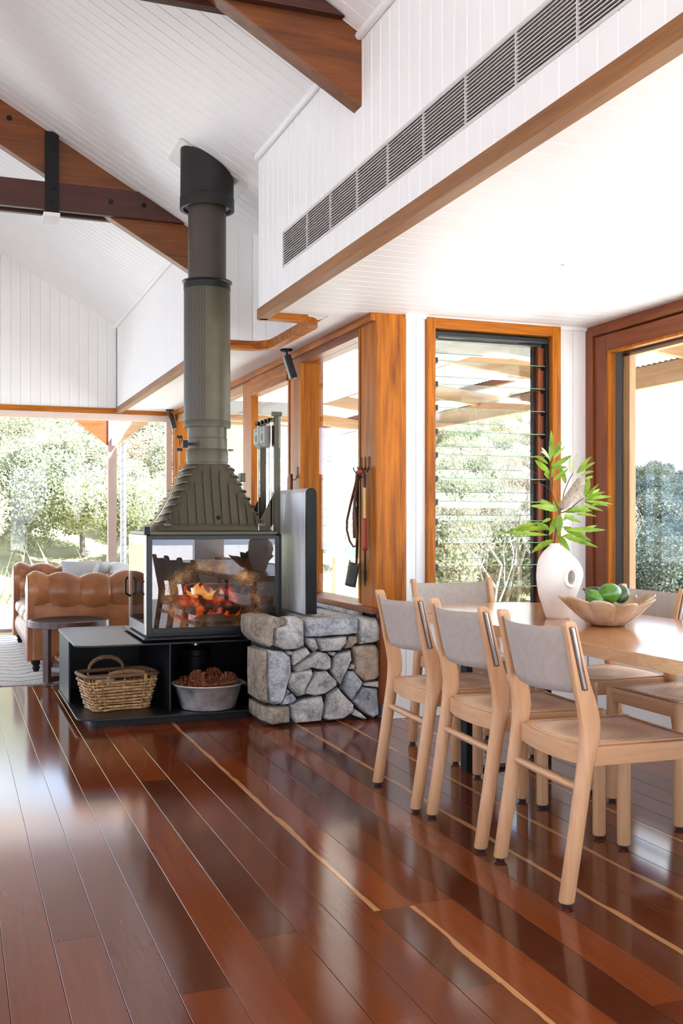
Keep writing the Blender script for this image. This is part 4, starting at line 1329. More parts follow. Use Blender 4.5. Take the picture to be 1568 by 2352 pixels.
# ================================================================== BASKET
def basket(c, rz, L, W, H):
    e = empty('wicker_basket', c, 'rectangular willow basket with rope handles on the steel shelf', 'basket')
    Rm = Matrix.Rotation(rz, 3, 'Z')
    P = lambda x, y, z: V(c) + Rm @ V((x, y, z))
    def outline(t, k, z, off=0.0):          # rounded rectangle, t in 0..1; k = scale bottom->top
        hx, hy, r = L / 2 * k + off, W / 2 * k + off, .035
        a = 2 * math.pi * t
        c_, s_ = math.cos(a), math.sin(a)
        e_ = 2 / 6.0
        return (hx * math.copysign(abs(c_) ** e_, c_), hy * math.copysign(abs(s_) ** e_, s_), z)
    ks = lambda z: .76 + .24 * (z / H)
    NS = 26
    rows = 11
    wv = MB()
    for i in range(rows):
        z = .008 + (H - .02) * i / (rows - 1)
        n = NS * 6
        pts = []
        for j in range(n):
            t = j / n
            o_ = .0062 * math.sin(math.pi * NS * t + math.pi * (i % 2))
            pts.append(P(*outline(t, ks(z), z + .0015 * math.sin(7 * t * 6.28 + i), o_)))
        wv = MB().tube(pts, .0068 + .0010 * math.sin(i * 2.1), 6, False, True)
        wv.build('weaver', M['wicker'], e, smooth=60)
    stk = MB()
    for j in range(NS):
        t = (j + .5) / NS
        stk.tube([P(*outline(t, ks(z), z)) for z in (.004, H / 2, H)], .0046, 6)
    so = stk.build('stakes', M['wicker'], e, smooth=60); so['kind'] = 'stuff'
    MB().box(-L * .37, L * .37, -W * .37, W * .37, .002, .008).build('base', M['wicker'], e)
    bo = e.children[-1]
    for v2 in bo.data.vertices:
        v2.co = Rm @ (v2.co + V(c))
    rim = [P(*outline(j / 80, ks(H), H + .004)) for j in range(80)]
    MB().tube(rim, .0125, 8, False, True).build('rim', plain('dark_willow_rim', (122, 90, 62), .6, 0, .4, 50, .3, 160), e, smooth=60)
    for sy_ in (-1, 1):
        pts = []
        for j in range(15):
            a = math.pi * j / 14
            pts.append(P(-.105 * math.cos(a) + (.015 if sy_ < 0 else -.02), sy_ * W / 2 * 1.0 + (.0 if sy_ > 0 else .005), H + .006 + (.075 if sy_ > 0 else .022) * math.sin(a)))
        h = MB()
        for ph in (0, 2.09, 4.19):
            tw_ = []
            for j in range(57):
                f = j / 56 * 14; i0 = min(int(f), 13); p = pts[i0].lerp(pts[i0 + 1], f - i0)
                a = j * .55 + ph
                tw_.append(p + Z * (.007 * math.sin(a)) + Rm @ Y * (.007 * math.cos(a)))
            h.tube(tw_, .0075, 6)
        h.build('rope_handle', M['rope'], e, smooth=60)
    for xx in (-.1, .12):
        for q in (-.006, .0, .006):
            MB().tube([P(xx + q, -W / 2 - .013, H + .008), P(xx + q, -W / 2 - .010, H - .035), P(xx + q, -W / 2 * .97 - .006, H - .05)], .0035, 6).build('binding', M['wicker'], e, smooth=60)
    return e
basket((.905, 6.185, .0565), math.radians(9), .43, .30, .20)
bc = MB().ball((.83, 6.14, .225), .045, 14, 8, 1.3, .9, .55)
tag(bc.build('bundle', M['linen'], origin=(.83, 6.14, .2), smooth=60), 'pale grey bundle lying inside the wicker basket', 'cloth')

# ================================================================== TIN TUB + PINE CONES
tbx, tby = 1.408, 5.995
tb = empty('tin_tub', (tbx, tby, .0565), 'round galvanised tin tub full of pine cones on the steel shelf', 'tub')
MB().lathe([(.150, .0568), (.158, .062), (.196, .190), (.205, .196), (.2105, .200), (.2085, .206), (.200, .203), (.190, .188), (.152, .068), (.01, .066)], (tbx, tby, 0), 40).build('tub_wall', M['tin'], tb, smooth=40)
MB().tube([(tbx + .209 * math.cos(a), tby + .209 * math.sin(a), .202) for a in [2 * math.pi * k / 40 for k in range(40)]], .0055, 8, False, True).build('rolled_rim', M['tin'], tb, smooth=60)
cone_me = None
def pine_cone(c, rot, sc):
    global cone_me
    e = empty('pine_cone', c, group='pine cones in the tin tub')
    if cone_me is None:
        m = MB()
        n = 0
        for i in range(10):
            z = -.045 + .0098 * i
            r = .036 * math.sin(math.pi * min(.96, (i + 1.2) / 11)) ** .75
            k = max(5, int(r * 260))
            for j in range(k):
                a = 2 * math.pi * (j + .5 * (i % 2)) / k
                d = V((math.cos(a), math.sin(a), 0)); t_ = V((-math.sin(a), math.cos(a), 0))
                p = d * r * .55 + Z * z
                tip = d * (r + .009) + Z * (z + .012)
                m.add([p - t_ * .004, p + t_ * .004, tip + t_ * .0065, tip - t_ * .0065, tip + d * .004 - Z * .006, p - Z * .005], [(0, 1, 2, 3), (3, 2, 4), (0, 3, 4, 5), (1, 5, 4, 2)])
        o = m.build('scales', M['cone'], None); cone_me = o.data
        bpy.data.objects.remove(o)
        k_ = MB().ball((0, 0, -.002), .022, 10, 8, 1, 1, 2.0); o = k_.build('core', M['cone'], None); pine_cone.core = o.data; bpy.data.objects.remove(o)
    for nm, me in (('scales', cone_me), ('core', pine_cone.core)):
        q = bpy.data.objects.new(nm, me); COL.objects.link(q); q.parent = e
    e.rotation_euler = rot; e.scale = (sc,) * 3
    return e
CN = [(-.085, -.095, .205, 'leftmost pine cone at the front of the tin tub'), (-.005, -.115, .202, 'front pine cone in the middle of the tin tub'), (.095, -.075, .212, 'rightmost pine cone against the rim of the tin tub'), (-.06, -.0, .225, 'dark pine cone behind the leftmost one in the tub'), (.04, .01, .232, 'uppermost pine cone at the back of the tin tub'), (-.13, .03, .19, 'pine cone low at the left rim of the tub'), (.12, .05, .2, 'pine cone at the back right inside the tub'), (.03, -.05, .19, 'pine cone buried in the centre of the tub')]
for k, (a, b_, z_, lb) in enumerate(CN):
    pc_ = pine_cone((tbx + a, tby + b_, z_), (1.2 + .3 * math.sin(k * 3), .5 * math.cos(k * 2), k * 1.1), 1.15)
    tag(pc_, lb, 'pine cone')
# canister and dark handled tool behind the tub
cn = empty('metal_canister', (1.47, 6.62, .0565), 'black metal canister with shiny cap in the dark behind the tub', 'canister')
MB().lathe([(.10, .058), (.10, .27), (.105, .272), (.105, .285), (.098, .29), (.098, .315), (.104, .318), (.104, .328), (.06, .345), (.03, .352)], (1.47, 6.62, 0), 28).build('body', M['iron'], cn, smooth=40)
MB().lathe([(.036, .352), (.036, .385), (.033, .389)], (1.47, 6.62, 0), 20).build('cap', M['chrome'], cn, smooth=40)
br = empty('hearth_tool', (1.69, 6.2, .0565), 'dark hearth tool with turned pale wooden handle at the shelf end', 'tool')
MB().tube([(1.70, 6.18, .145), (1.675, 6.15, .158), (1.655, 6.13, .168)], [.010, .015, .011], 10).build('handle', M['oak'][2], br, smooth=60)
MB().box(1.70, 1.73, 6.15, 6.3, .06, .26, .01).build('body', M['iron'], br)

# ================================================================== VENT, LIGHTS ON THE CEILING
vent = empty('air_vent', (BX, 1.1, 2.62), 'long white slatted air vent across the boarded bulkhead', 'vent')
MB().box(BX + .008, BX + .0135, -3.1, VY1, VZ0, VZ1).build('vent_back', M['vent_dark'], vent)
MB().box(BX - .003, BX + .013, -3.1, VY1, VZ1 - .010, VZ1 + .002).box(BX - .003, BX + .013, -3.1, VY1, VZ0 - .002, VZ0 + .010).box(BX - .003, BX + .013, VY1 - .006, VY1 + .002, VZ0, VZ1).build('vent_frame', M['slat'], vent)
sm = None
for k in range(13):
    z = VZ0 + .0175 + .01325 * k
    if sm is None:
        o = MB().prism([V((BX - .003, -3.1, z)), V((BX - .003, -3.1, z + .0042)), V((BX + .008, -3.1, z + .0075)), V((BX + .008, -3.1, z + .0033))], (0, 0, 0), (0, VY1 + 3.095, 0)).build('vent_slat', M['slat'], vent)
        sm = o.data; z00 = z
    else:
        piece('vent_slat', sm, vent, V(vent['_o']) + Z * (z - z00))
for k in range(23):
    y = 4.95 - .345 * k
    MB().box(BX - .0035, BX + .006, y - .003, y + .003, VZ0 + .01, VZ1 - .01).build('vent_mullion', M['slat'], vent)
dn = empty('downlight', (2.667, 4.217, FLAT), 'small round recessed downlight in the flat white ceiling', 'light')
MB().lathe([(.045, 0), (.045, -.004), (.034, -.006), (.030, .004)], (2.667, 4.217, FLAT), 28).build('trim_ring', M['white_gloss'], dn, smooth=40)
MB().lathe([(.031, -.001), (.031, .0005)], (2.667, 4.217, FLAT), 24).build('lens', M['downlight'], dn)

def spotlight(x, y, aim, label, nm=None):
    e = empty('ceiling_spotlight', (x, y, FLAT), label, 'spotlight', 'black ceiling spotlights')
    MB().lathe([(.044, 0), (.044, -.010), (.040, -.013)], (x, y, FLAT), 24).build('mount', M['iron'], e, smooth=30)
    MB().tube([(x, y, FLAT - .010), (x + .010, y, FLAT - .055)], .008, 8).build('stem', M['iron'], e, smooth=40)
    a = V((x + .002, y, FLAT - .045)); d = V(aim).normalized()
    h = MB()
    u = d.cross(Y).normalized(); v2 = d.cross(u)
    R4 = lambda p, r: [p + (u * sx_ + v2 * sy_) * r for sx_, sy_ in ((1, .75), (.75, 1), (-.75, 1), (-1, .75), (-1, -.75), (-.75, -1), (.75, -1), (1, -.75))]
    h.loft([R4(a, .026), R4(a + d * .165, .026)])
    ho = h.build('lamp_body', M['alu_black'], e, bevel=.002)
    MB().lathe([(.02, 0), (.02, .001)], tuple(a + d * .166), 16).build('lens', M['downlight'], ho)
spotlight(2.20, 6.98, (.06 / .17, -.05, -.19 / .17), 'black ceiling spotlight beside the post next to the flue')
spotlight(2.205, 11.2, (.06 / .17, -.05, -.19 / .17), 'small spotlight at the far end above the sofa corner')

# ================================================================== DINING CHAIRS
OK_ = M['oak']
def superring(z, cx_, hx, hy, p, n=20):
    e = 2.0 / p
    r = []
    for k in range(n):
        t = 2 * math.pi * (k + .5) / n
        c_, s_ = math.cos(t), math.sin(t)
        r.append(V((cx_ + hx * math.copysign(abs(c_) ** e, c_), hy * math.copysign(abs(s_) ** e, s_), z)))
    return r
REAR = [(.012, 0, .021, .021, 2), (.016, .0005, .024, .024, 2), (.2, .030, .0245, .0245, 2), (.40, .061, .026, .025, 2), (.455, .071, .028, .024, 2.4), (.50, .078, .031, .019, 4), (.535, .079, .0315, .0150, 7), (.575, .0735, .0318, .0140, 8), (.615, .064, .0300, .0135, 8), (.66, .051, .0265, .0135, 8), (.72, .037, .0225, .0135, 8), (.80, .019, .0200, .0135, 8), (.838, .0105, .0192, .0135, 8), (.848, .008, .0175, .0128, 6), (.852, .007, .0135, .0105, 4)]
def post_x(z):
    for a, b in zip(REAR, REAR[1:]):
        if a[0] <= z <= b[0]:
            return a[1] + (b[1] - a[1]) * (z - a[0]) / (b[0] - a[0])
    return 0
def make_chair():
    e = empty('dining_chair', (0, 0, 0))
    for s_ in (1, -1):
        m = MB()
        m.loft([[p + Y * (.22 * s_) for p in superring(*q)] for q in REAR])
        rl = m.build('leg', OK_[2], e, smooth=45)
        MB().lathe([(.013, 0), (.015, .004), (.015, .013)], (0, .22 * s_, 0), 14).build('glide', M['rubber'], rl, smooth=40)
        m = MB().lathe([(.021, .012), (.0235, .016), (.0235, .462), (.019, .469)], (.475, .212 * s_, 0), 20)
        fl2 = m.build('leg', OK_[2], e, smooth=40)
        MB().lathe([(.013, 0), (.015, .004), (.015, .013)], (.475, .212 * s_, 0), 14).build('glide', M['rubber'], fl2, smooth=40)
        MB().box(.085, .475, .208 * s_ - .011, .208 * s_ + .011, .410, .468, .003).build('side_rail', OK_[0], e)
        # metal rod that grips the sling on the outer face of the post, in its slot
        zz = [.650 + .02 * k for k in range(10)]
        rod = MB().tube([(post_x(z), s_ * (.22 + .0135), z) for z in zz], .0075, 10)
        rod.ball((post_x(zz[0]), s_ * .2335, zz[0]), .0075, 8, 6).ball((post_x(zz[-1]), s_ * .2335, zz[-1]), .0075, 8, 6)
        rod.build('sling_rod', M['chrome'], e, smooth=50)
        sl = MB()
        sl.loft([[V((post_x(z) + dx, s_ * (.22 + .0139), z)) for dx in (-.011, .011)] for z in (.645, .835)], False, False)
        sl.build('rod_slot', M['stem'], e)
    MB().box(.464, .486, -.205, .205, .412, .468, .003).build('front_rail', OK_[1], e)
    def bow(t):                              # rear rail bulges backwards
        return .078 - .030 * (1 - (2 * t - 1) ** 2)
    n = 17
    rr_ = [[V((bow(k / (n - 1)) + dx, -.205 + .41 * k / (n - 1), z)) for dx, z in ((-.011, .412), (.011, .412), (.011, .470), (-.011, .470))] for k in range(n)]
    MB().loft(rr_).build('rear_rail', OK_[1], e, bevel=.002)
    def seat_pt(u_, v_):
        y = -.197 + .394 * u_
        x0 = bow(u_) + .008
        x = x0 + (.466 - x0) * v_
        d = (1 - (2 * u_ - 1) ** 2) * (1 - (2 * v_ - 1) ** 2)
        return V((x, y, .4705 - .012 * d))
    MB().grid(seat_pt, 15, 15).build('cane_seat', M['cane_seat'], e, smooth=180, solid=.003)
    rim_ = MB()
    loopp = [seat_pt(k / 14, 0) for k in range(15)] + [seat_pt(1, k / 8) for k in range(1, 9)] + [seat_pt(1 - k / 14, 1) for k in range(1, 15)] + [seat_pt(0, 1 - k / 8) for k in range(1, 8)]
    rim_.tube([p + Z * .0005 for p in loopp], .0035, 6, False, True)
    rim_.build('cane_spline', OK_[0], e, smooth=60)
    m = MB().tube([(post_x(.345) - .002, -.225 + .45 * k / 10, .345) for k in range(11)], [.0105 + .0035 * (1 - (k / 5 - 1) ** 2) for k in range(11)], 12)
    m.ball((post_x(.345) - .002, -.226, .345), .0105, 10, 6).ball((post_x(.345) - .002, .226, .345), .0105, 10, 6)
    m.build('stretcher', OK_[1], e, smooth=50)
    def sling(u_, v_):
        z = .632 + .20 * v_
        z += -.006 * (1 - (2 * u_ - 1) ** 2)
        return V((post_x(z) - .004 - .052 * (1 - (2 * u_ - 1) ** 2), -.207 + .414 * u_, z))
    MB().grid(sling, 25, 9).build('sling_back', M['fabric'], e, smooth=180, solid=.006)
    return e
CH = [
 (1.728, 2.885, -3.0, 'nearest oak dining chair with a taupe sling back, right in front of the viewer', 'oak dining chairs'),
 (1.735, 3.435, -3.0, 'oak dining chair in the middle of the row of three sling backs', 'oak dining chairs'),
 (1.730, 3.968, -2.5, 'oak dining chair of the near row closest to the stone pier', 'oak dining chairs'),
 (2.450, 4.900, -90, 'oak dining chair at the table end in front of the louvre window', 'oak dining chairs'),
 (3.020, 3.968, 180, 'oak dining chair across the table with its back to the big window, behind the bowl', 'oak dining chairs'),
 (3.020, 3.398, 180, 'oak chair across the table at the picture edge, mostly cut off', 'oak dining chairs'),
]
ch0 = make_chair()
for k, (x, y, a, lb, g) in enumerate(CH):
    c = ch0 if k == 0 else copy_tree(ch0)
    c.location = (x, y, 0); c.rotation_euler = (0, 0, math.radians(a))
    tag(c, lb, 'chair', g)

# ================================================================== DINING TABLE
tt = empty('dining_table', (2.41, 3.1, 0), 'long pale timber dining table with raw light edge and black steel loop legs', 'table')
TX0, TX1, TY0, TY1, TZ = 2.0, 2.85, 1.15, 4.66, .74
def table_outline(off=0.0):
    pts = []
    def corner(cx_, cy_, r, a0):
        for j in range(13):
            a = math.radians(a0 + j * 7.5)
            pts.append((cx_ + (r - off) * math.cos(a), cy_ + (r - off) * math.sin(a)))
    r = .30
    corner(TX1 - r, TY1 - r, r, 0); corner(TX0 + r, TY1 - r, r, 90); corner(TX0 + r, TY0 + r, r, 180); corner(TX1 - r, TY0 + r, r, 270)
    return pts
o0, o1 = table_outline(.004), table_outline(.0)
tm = MB()
n = len(o0)
tm.loft([[V((a, b, TZ - .043)) for a, b in o1], [V((a, b, TZ - .003)) for a, b in o1]], True, False)
tm.build('table_edge', M['table_edge'], tt, smooth=60)
tp = MB()
tp.loft([[V((a, b, TZ - .003)) for a, b in o1], [V((a, b, TZ)) for a, b in o0]], True, False)
b0 = len(tp.v)
tp.add([V((a, b, TZ)) for a, b in o0], [tuple(range(n))])
tp.add([V((a, b, TZ - .043)) for a, b in o1], [tuple(reversed(range(n)))])
tp.build('tabletop', M['table_top'], tt, smooth=30)
for y in (4.27, 1.75):
    MB().box(2.20, 2.232, y - .03, y + .03, 0, TZ - .043).box(2.618, 2.65, y - .03, y + .03, 0, TZ - .043).box(2.232, 2.618, y - .03, y + .03, 0, .014).box(2.232, 2.618, y - .03, y + .03, TZ - .06, TZ - .043).build('leg', M['iron'], tt, bevel=.002)

# ================================================================== VASE, BRANCH
VC = V((2.402, 3.795, TZ))
vs_ = MB()
prof_v = [(.048, .0), (.054, .004), (.070, .05), (.092, .11), (.104, .155), (.108, .185), (.102, .22), (.086, .252), (.060, .28), (.036, .298), (.024, .308), (.0212, .318), (.0185, .318), (.018, .30), (.02, .27)]
n = 56
dense = []
for i in range(len(prof_v) - 1):
    p0, p1, p2, p3 = (prof_v[max(0, min(len(prof_v) - 1, i + q))] for q in (-1, 0, 1, 2))
    for q in range(4 if 0 < i < 11 else 1):
        t = q / 4
        dense.append(tuple(.5 * (2 * b_ + (c_ - a_) * t + (2 * a_ - 5 * b_ + 4 * c_ - d_) * t * t + (3 * b_ - a_ - 3 * c_ + d_) * t ** 3) for a_, b_, c_, d_ in zip(p0, p1, p2, p3)))
dense.append(prof_v[-1])
rings = []
for r, h in dense:
    lean = 0.0
    if .1 < h < .3:
        lean = .010 * math.sin((h - .1) / .2 * math.pi)
    lean -= .015 * max(0, min(1, (h - .2) / .09))
    rings.append([VC + V((lean + r * math.cos(2 * math.pi * k / n), r * (.62 if r > .05 else .62 + (.05 - r) / .03 * .38 if r > .02 else 1) * math.sin(2 * math.pi * k / n), h)) for k in range(n)])
vs_.loft(rings)
vase = vs_.build('vase', M['ceramic'], origin=tuple(VC), smooth=60)
hole_c = V((.026, 0, .176))
hd = V((.0, 1, 0)).normalized()
cut = MB()
cut.tube([VC + hole_c - Y * .2, VC + hole_c + Y * .2], .0225, 32)
# squash: taller than wide
cut.v = [tuple(V(((p[0] - VC.x - hole_c.x) * .85 + VC.x + hole_c.x, p[1], (p[2] - VC.z - hole_c.z) * 1.35 + VC.z + hole_c.z))) for p in cut.v]
cuto = cut.build('cutter', M['ceramic'], origin=tuple(VC))
bmod = vase.modifiers.new('hole', 'BOOLEAN'); bmod.operation = 'DIFFERENCE'; bmod.object = cuto; bmod.solver = 'EXACT'
dg = bpy.context.evaluated_depsgraph_get()
newm = bpy.data.meshes.new_from_object(vase.evaluated_get(dg))
vase.modifiers.clear(); vase.data = newm
for p in newm.polygons: p.use_smooth = True
newm.set_sharp_from_angle(angle=math.radians(50))
bpy.data.objects.remove(cuto)
tag(vase, 'white matt ceramic vase with a round hole through it holding the branch', 'vase')
lip = MB()
def v_surf(px):
    return .62 * .107 * math.sqrt(max(.05, 1 - ((px - .006) / .108) ** 2))
for side_ in (-1, 1):
    lip = MB()
    rr_ = []
    for sc_, dy_ in ((1.0, .004), (.93, -.004), (.84, -.0055), (.74, -.002), (.62, .006), (.545, .014), (.52, .03)):
        ring = []
        for k in range(40):
            a = 2 * math.pi * k / 40
            px, pz = hole_c.x + .042 * sc_ * math.cos(a), hole_c.z + .046 * sc_ * math.sin(a) * (1.0 + .3 * (1 - sc_))
            ring.append(VC + V((px, side_ * (v_surf(px) - dy_), pz)))
        rr_.append(ring)
    lip.loft(rr_, True, False)
    lip.build('hole_rim', M['ceramic'], vase, smooth=80)

PLY = 3.795
def pp(cx_, cy_, dy=0.0):
    return at_y(1130 + cx_ / 4.238, 960 + cy_ / 4.238, PLY + dy)
bran = empty('banksia_branch', pp(605, 1212), 'leafy green banksia branch with a cream flower spike in the white vase', 'plant')
def stemtube(pts, r, mat=M['stem']):
    return MB().tube([pp(*p) for p in pts], r, 7).build('stem', mat, bran, smooth=60)
stemtube([(600, 1225, 0), (612, 1190, 0), (630, 1080, .0), (655, 930, .005), (668, 890, .0)], .0032)
stemtube([(655, 930, 0), (645, 880, -.005), (600, 790, -.01), (572, 690, -.01), (568, 560, -.008), (578, 420, -.005)], .0024)
stemtube([(660, 925, 0), (700, 915, .0), (760, 885, -.015), (840, 815, -.03), (890, 780, -.035)], .0024)
stemtube([(668, 890, 0), (700, 720, .03), (745, 610, .035), (790, 530, .035)], .002)
stemtube([(570, 715, 0), (530, 670, .0), (470, 640, .01), (410, 632, .01)], .001)
stemtube([(545, 610, 0), (440, 550, .0), (370, 500, .01), (308, 432, .01)], .001)
stemtube([(600, 1215, .004), (605, 1150, .004), (625, 1060, .004)], .003)
# flower spike
fa, fb_ = pp(672, 885, -.012), pp(880, 590, -.02)
m = MB(); d = (fb_ - fa); L = d.length; d.normalize()
u_ = d.cross(Y).normalized(); v_ = d.cross(u_)
rings = []
for k in range(22):
    t = k / 21
    r = .0185 * (min(1, (t + .04) * 5.5) ** .5) * (1 if t < .86 else math.sqrt(max(.02, 1 - ((t - .86) / .145) ** 2)))
    rings.append([fa + d * (L * t) + (u_ * math.cos(2 * math.pi * j / 28) + v_ * math.sin(2 * math.pi * j / 28)) * r * (1 + .07 * ((j + k) % 2)) for j in range(28)])
m.loft(rings).build('flower_spike', M['flower'], bran, smooth=180)
fz = MB(); fr2 = random.Random(2)
for k in range(900):
    t = fr2.uniform(.03, .98); a = fr2.uniform(0, 6.283)
    r = .0185 * (1 if t < .86 else math.sqrt(max(.05, 1 - ((t - .86) / .145) ** 2)))
    o_ = u_ * math.cos(a) + v_ * math.sin(a)
    p = fa + d * (L * t) + o_ * r * .95
    s_ = d.cross(o_) * .0006
    q = p + o_ * .0052 + d * .002
    fz.add([p - s_, p + s_, q + s_, q - s_], [(0, 1, 2, 3)])
fzo = fz.build('flower_styles', M['ceramic'], bran); fzo['kind'] = 'stuff'
LV = [(560,430,573,120,45),(590,370,675,230,40),(600,390,710,280,30),(590,480,770,365,45),(580,500,730,480,34),(555,400,480,285,30),(560,420,465,330,34),(545,450,415,370,34),(560,540,415,410,50),(555,600,510,530,40),(580,580,592,400,35),(590,610,740,490,35),(715,640,650,470,45),(770,550,760,370,35),(785,540,825,340,24),(820,540,965,375,35),(820,540,1005,430,35),(860,560,990,525,26),(900,600,980,570,26),(905,760,940,580,50),(885,780,820,640,26),(850,790,780,735,26),(920,770,1045,690,35),(920,780,1100,720,34),(900,800,1160,765,40),(900,810,1175,840,30),(890,830,1080,905,35),(960,850,1140,865,30),(900,810,1040,640,30),(700,920,970,905,45),(720,900,940,880,50),(820,940,1015,960,35),(700,940,865,1015,46),(640,900,365,855,60),(630,880,470,790,40),(620,890,445,810,40),(650,870,610,810,40),(635,960,555,1145,55),(655,940,640,1145,60),(680,1000,800,950,30),(570,980,480,1020,30),(560,1090,415,1010,50),(440,1030,195,1090,45),(560,1085,150,1100,52),(550,1140,60,1110,36),(600,1190,380,1315,62),(640,1140,755,1295,56),(690,1060,965,1200,60),(700,1150,1030,1260,50),(700,1090,1100,1090,46),(870,1100,1020,1045,36),(680,1160,800,1130,28)]
lrng = random.Random(5)
for k, (ax, ay, tx_, ty_, wd) in enumerate(LV):
    da, db = lrng.uniform(-.015, .02), lrng.uniform(-.07, .06)
    a, b = pp(ax, ay, da), pp(tx_, ty_, db)
    d = b - a; L = d.length
    side = d.cross(V((F_.x, F_.y, lrng.uniform(-.6, .6)))).normalized()
    up = side.cross(d).normalized()
    if up.dot(Z) < 0: up = -up
    hw = wd / 4.238 / FPX * 4.4 / 2 * 1.08
    mb = MB(); ns = 12; rows_ = []
    sag = lrng.uniform(.03, .10) * L
    for j in range(ns + 1):
        t = j / ns
        w_ = hw * (math.sin(math.pi * min(1, t ** .8)) ** .75 if 0 < t < 1 else .04)
        if 1 < j < ns: w_ *= 1 + (.10 if j % 2 else -.08)
        p = a + d * t + up * (sag * 4 * t * (1 - t))
        rows_.append([p - side * w_ + up * w_ * .35, p, p + side * w_ + up * w_ * .35])
    mb.loft(rows_, False, False)
    mb.build('leaf', M['leaf_pale'] if k in (5, 6, 13, 14, 20, 21) else M['leaf'], bran, smooth=60)

# ================================================================== BOWL + AVOCADOS
BC = V((2.424, 3.47, TZ))
bw = MB()
NB, NR = 180, 16
def bowl_pt(u_, v_):
    a = 2 * math.pi * u_
    lob = abs(math.cos(4.5 * a + .9)) ** .8
    r = .062 + .105 * v_ ** .9
    r *= (1 + (v_ ** 1.5) * (.15 * (lob - .6) * 2)) * (1 + .07 * v_ * math.cos(2 * a))
    z = .004 + .098 * v_ ** 1.2 + v_ ** 3 * .020 * (lob - .6) + v_ ** 2 * .012 * math.cos(2 * a)
    return BC + V((r * math.cos(a), r * math.sin(a), z))
bw.grid(bowl_pt, NB, NR, True)
bw.add([bowl_pt(k / NB, 0) for k in range(NB)], [tuple(range(NB))])
bowl = bw.build('fluted_bowl', M['bowl'], origin=tuple(BC), smooth=180, solid=.006)
tag(bowl, 'wavy fluted stone bowl holding avocados on the dining table', 'bowl')
def avocado(c, rot, L, mat, lb):
    prof_a = []
    for k in range(15):
        t = k / 14
        r = math.sin(math.pi * min(max(t, .012), .988)) ** .72 * (.60 - .20 * t)
        prof_a.append((max(r, .02) * L * .62, (t - .5) * L))
    m = MB().lathe(prof_a, (0, 0, 0), 22)
    Rm = Matrix.Rotation(rot[2], 3, 'Z') @ Matrix.Rotation(rot[1], 3, 'Y')
    m.v = [tuple(V(c) + Rm @ V(p)) for p in m.v]
    o = m.build('avocado', mat, origin=c, smooth=180)
    tag(o, lb, 'avocado', 'avocados in the fluted bowl')
    tip = V(c) + Rm @ V((0, 0, L * .495))
    MB().ball(tip, .005, 8, 6).build('stem_end', M['stem'], o, smooth=60)
avocado(tuple(BC + V((.005, -.012, .128))), (0, 1.45, .25), .128, M['avo_green'], 'bright green avocado on top in the middle of the bowl')
avocado(tuple(BC + V((.085, .030, .122))), (0, .9, .9), .106, M['avo_dark'], 'dark green avocado at the right side of the bowl')
avocado(tuple(BC + V((-.066, -.010, .110))), (0, .8, 2.9), .10, M['avo_green'], 'lower avocado at the left side of the bowl')
avocado(tuple(BC + V((-.012, .065, .118))), (0, 1.2, 2.2), .105, M['avo_dark'], 'avocado half hidden at the back of the bowl')

# ================================================================== WHIPS, FIRE TOOLS ON HOOKS
hx = WX - .004
def hook(y, z, lb):
    e = empty('wall_hook', (hx, y, z), lb, 'hook', 'wire hooks on the posts')
    MB().tube([(hx, y, z + .06), (hx, y, z - .02)], .003, 6).build('shank', M['iron'], e, smooth=60)
    MB().tube([(hx, y, z - .0), (hx - .012, y, z - .03), (hx - .03, y, z - .035), (hx - .045, y, z - .02), (hx - .05, y, z + .0)], .003, 6).build('prong', M['iron'], e, smooth=60)
for y, lb in ((5.665, 'wire hook nearest the corner post edge, holding the cane whip'), (5.725, 'middle wire hook on the corner post'), (5.79, 'wire hook furthest from the corner post edge, holding the shovel')):
    hook(y, 1.475, lb)
hook(7.02, 1.48, 'wire hook on the post behind the stove, holding a handle')
lw = M['leather_whip']
wh = empty('stock_whip', (hx - .04, 5.67, 1.45), 'stock whip with pale cane handle and red wrapped grip on the corner post', 'whip')
MB().tube([(hx - .03, 5.66, 1.35), (hx - .03, 5.658, 1.17)], .010, 10).build('cane_handle', M['cane'], wh, smooth=60)
MB().tube([(hx - .03, 5.658, 1.17), (hx - .03, 5.655, 1.00)], .0115, 10).ball((hx - .03, 5.655, .99), .017, 10, 8, 1, 1, .8).build('grip', M['red_wrap'], wh, smooth=60)
MB().tube([(hx - .03, 5.66, 1.35), (hx - .035, 5.66, 1.40), (hx - .04, 5.665, 1.455), (hx - .042, 5.70, 1.475), (hx - .04, 5.74, 1.44), (hx - .035, 5.70, 1.41)], .008, 8).build('keeper_loop', lw, wh, smooth=60)
MB().ball((hx - .046, 5.68, 1.445), .022, 10, 8, .8, 1, .9).build('red_knot', M['red_wrap'], wh, smooth=60)
wt = empty('leather_whip', (hx - .04, 5.72, 1.44), 'brown plaited leather whip hanging in a long loop on the corner post', 'whip')
MB().tube([(hx - .05, 5.70, 1.45), (hx - .05, 5.76, 1.36), (hx - .05, 5.84, 1.25), (hx - .05, 5.895, 1.16), (hx - .05, 5.90, 1.10), (hx - .05, 5.85, 1.03), (hx - .05, 5.79, 1.0), (hx - .045, 5.755, 1.005), (hx - .045, 5.745, 1.06), (hx - .045, 5.765, 1.18), (hx - .045, 5.78, 1.26), (hx - .045, 5.74, 1.37), (hx - .045, 5.70, 1.455)], [.009, .009, .008, .008, .007, .007, .006, .006, .007, .008, .008, .009, .009], 8).build('thong', lw, wt, smooth=60)
MB().tube([(hx - .042, 5.745, 1.45), (hx - .042, 5.775, 1.33), (hx - .042, 5.80, 1.2), (hx - .042, 5.795, 1.05)], .010, 8).build('thong', M['stem'], wt, smooth=60)
sh = empty('fire_shovel', (hx - .02, 5.80, 1.0), 'black fire shovel hanging with its pan low beside the corner post', 'shovel')
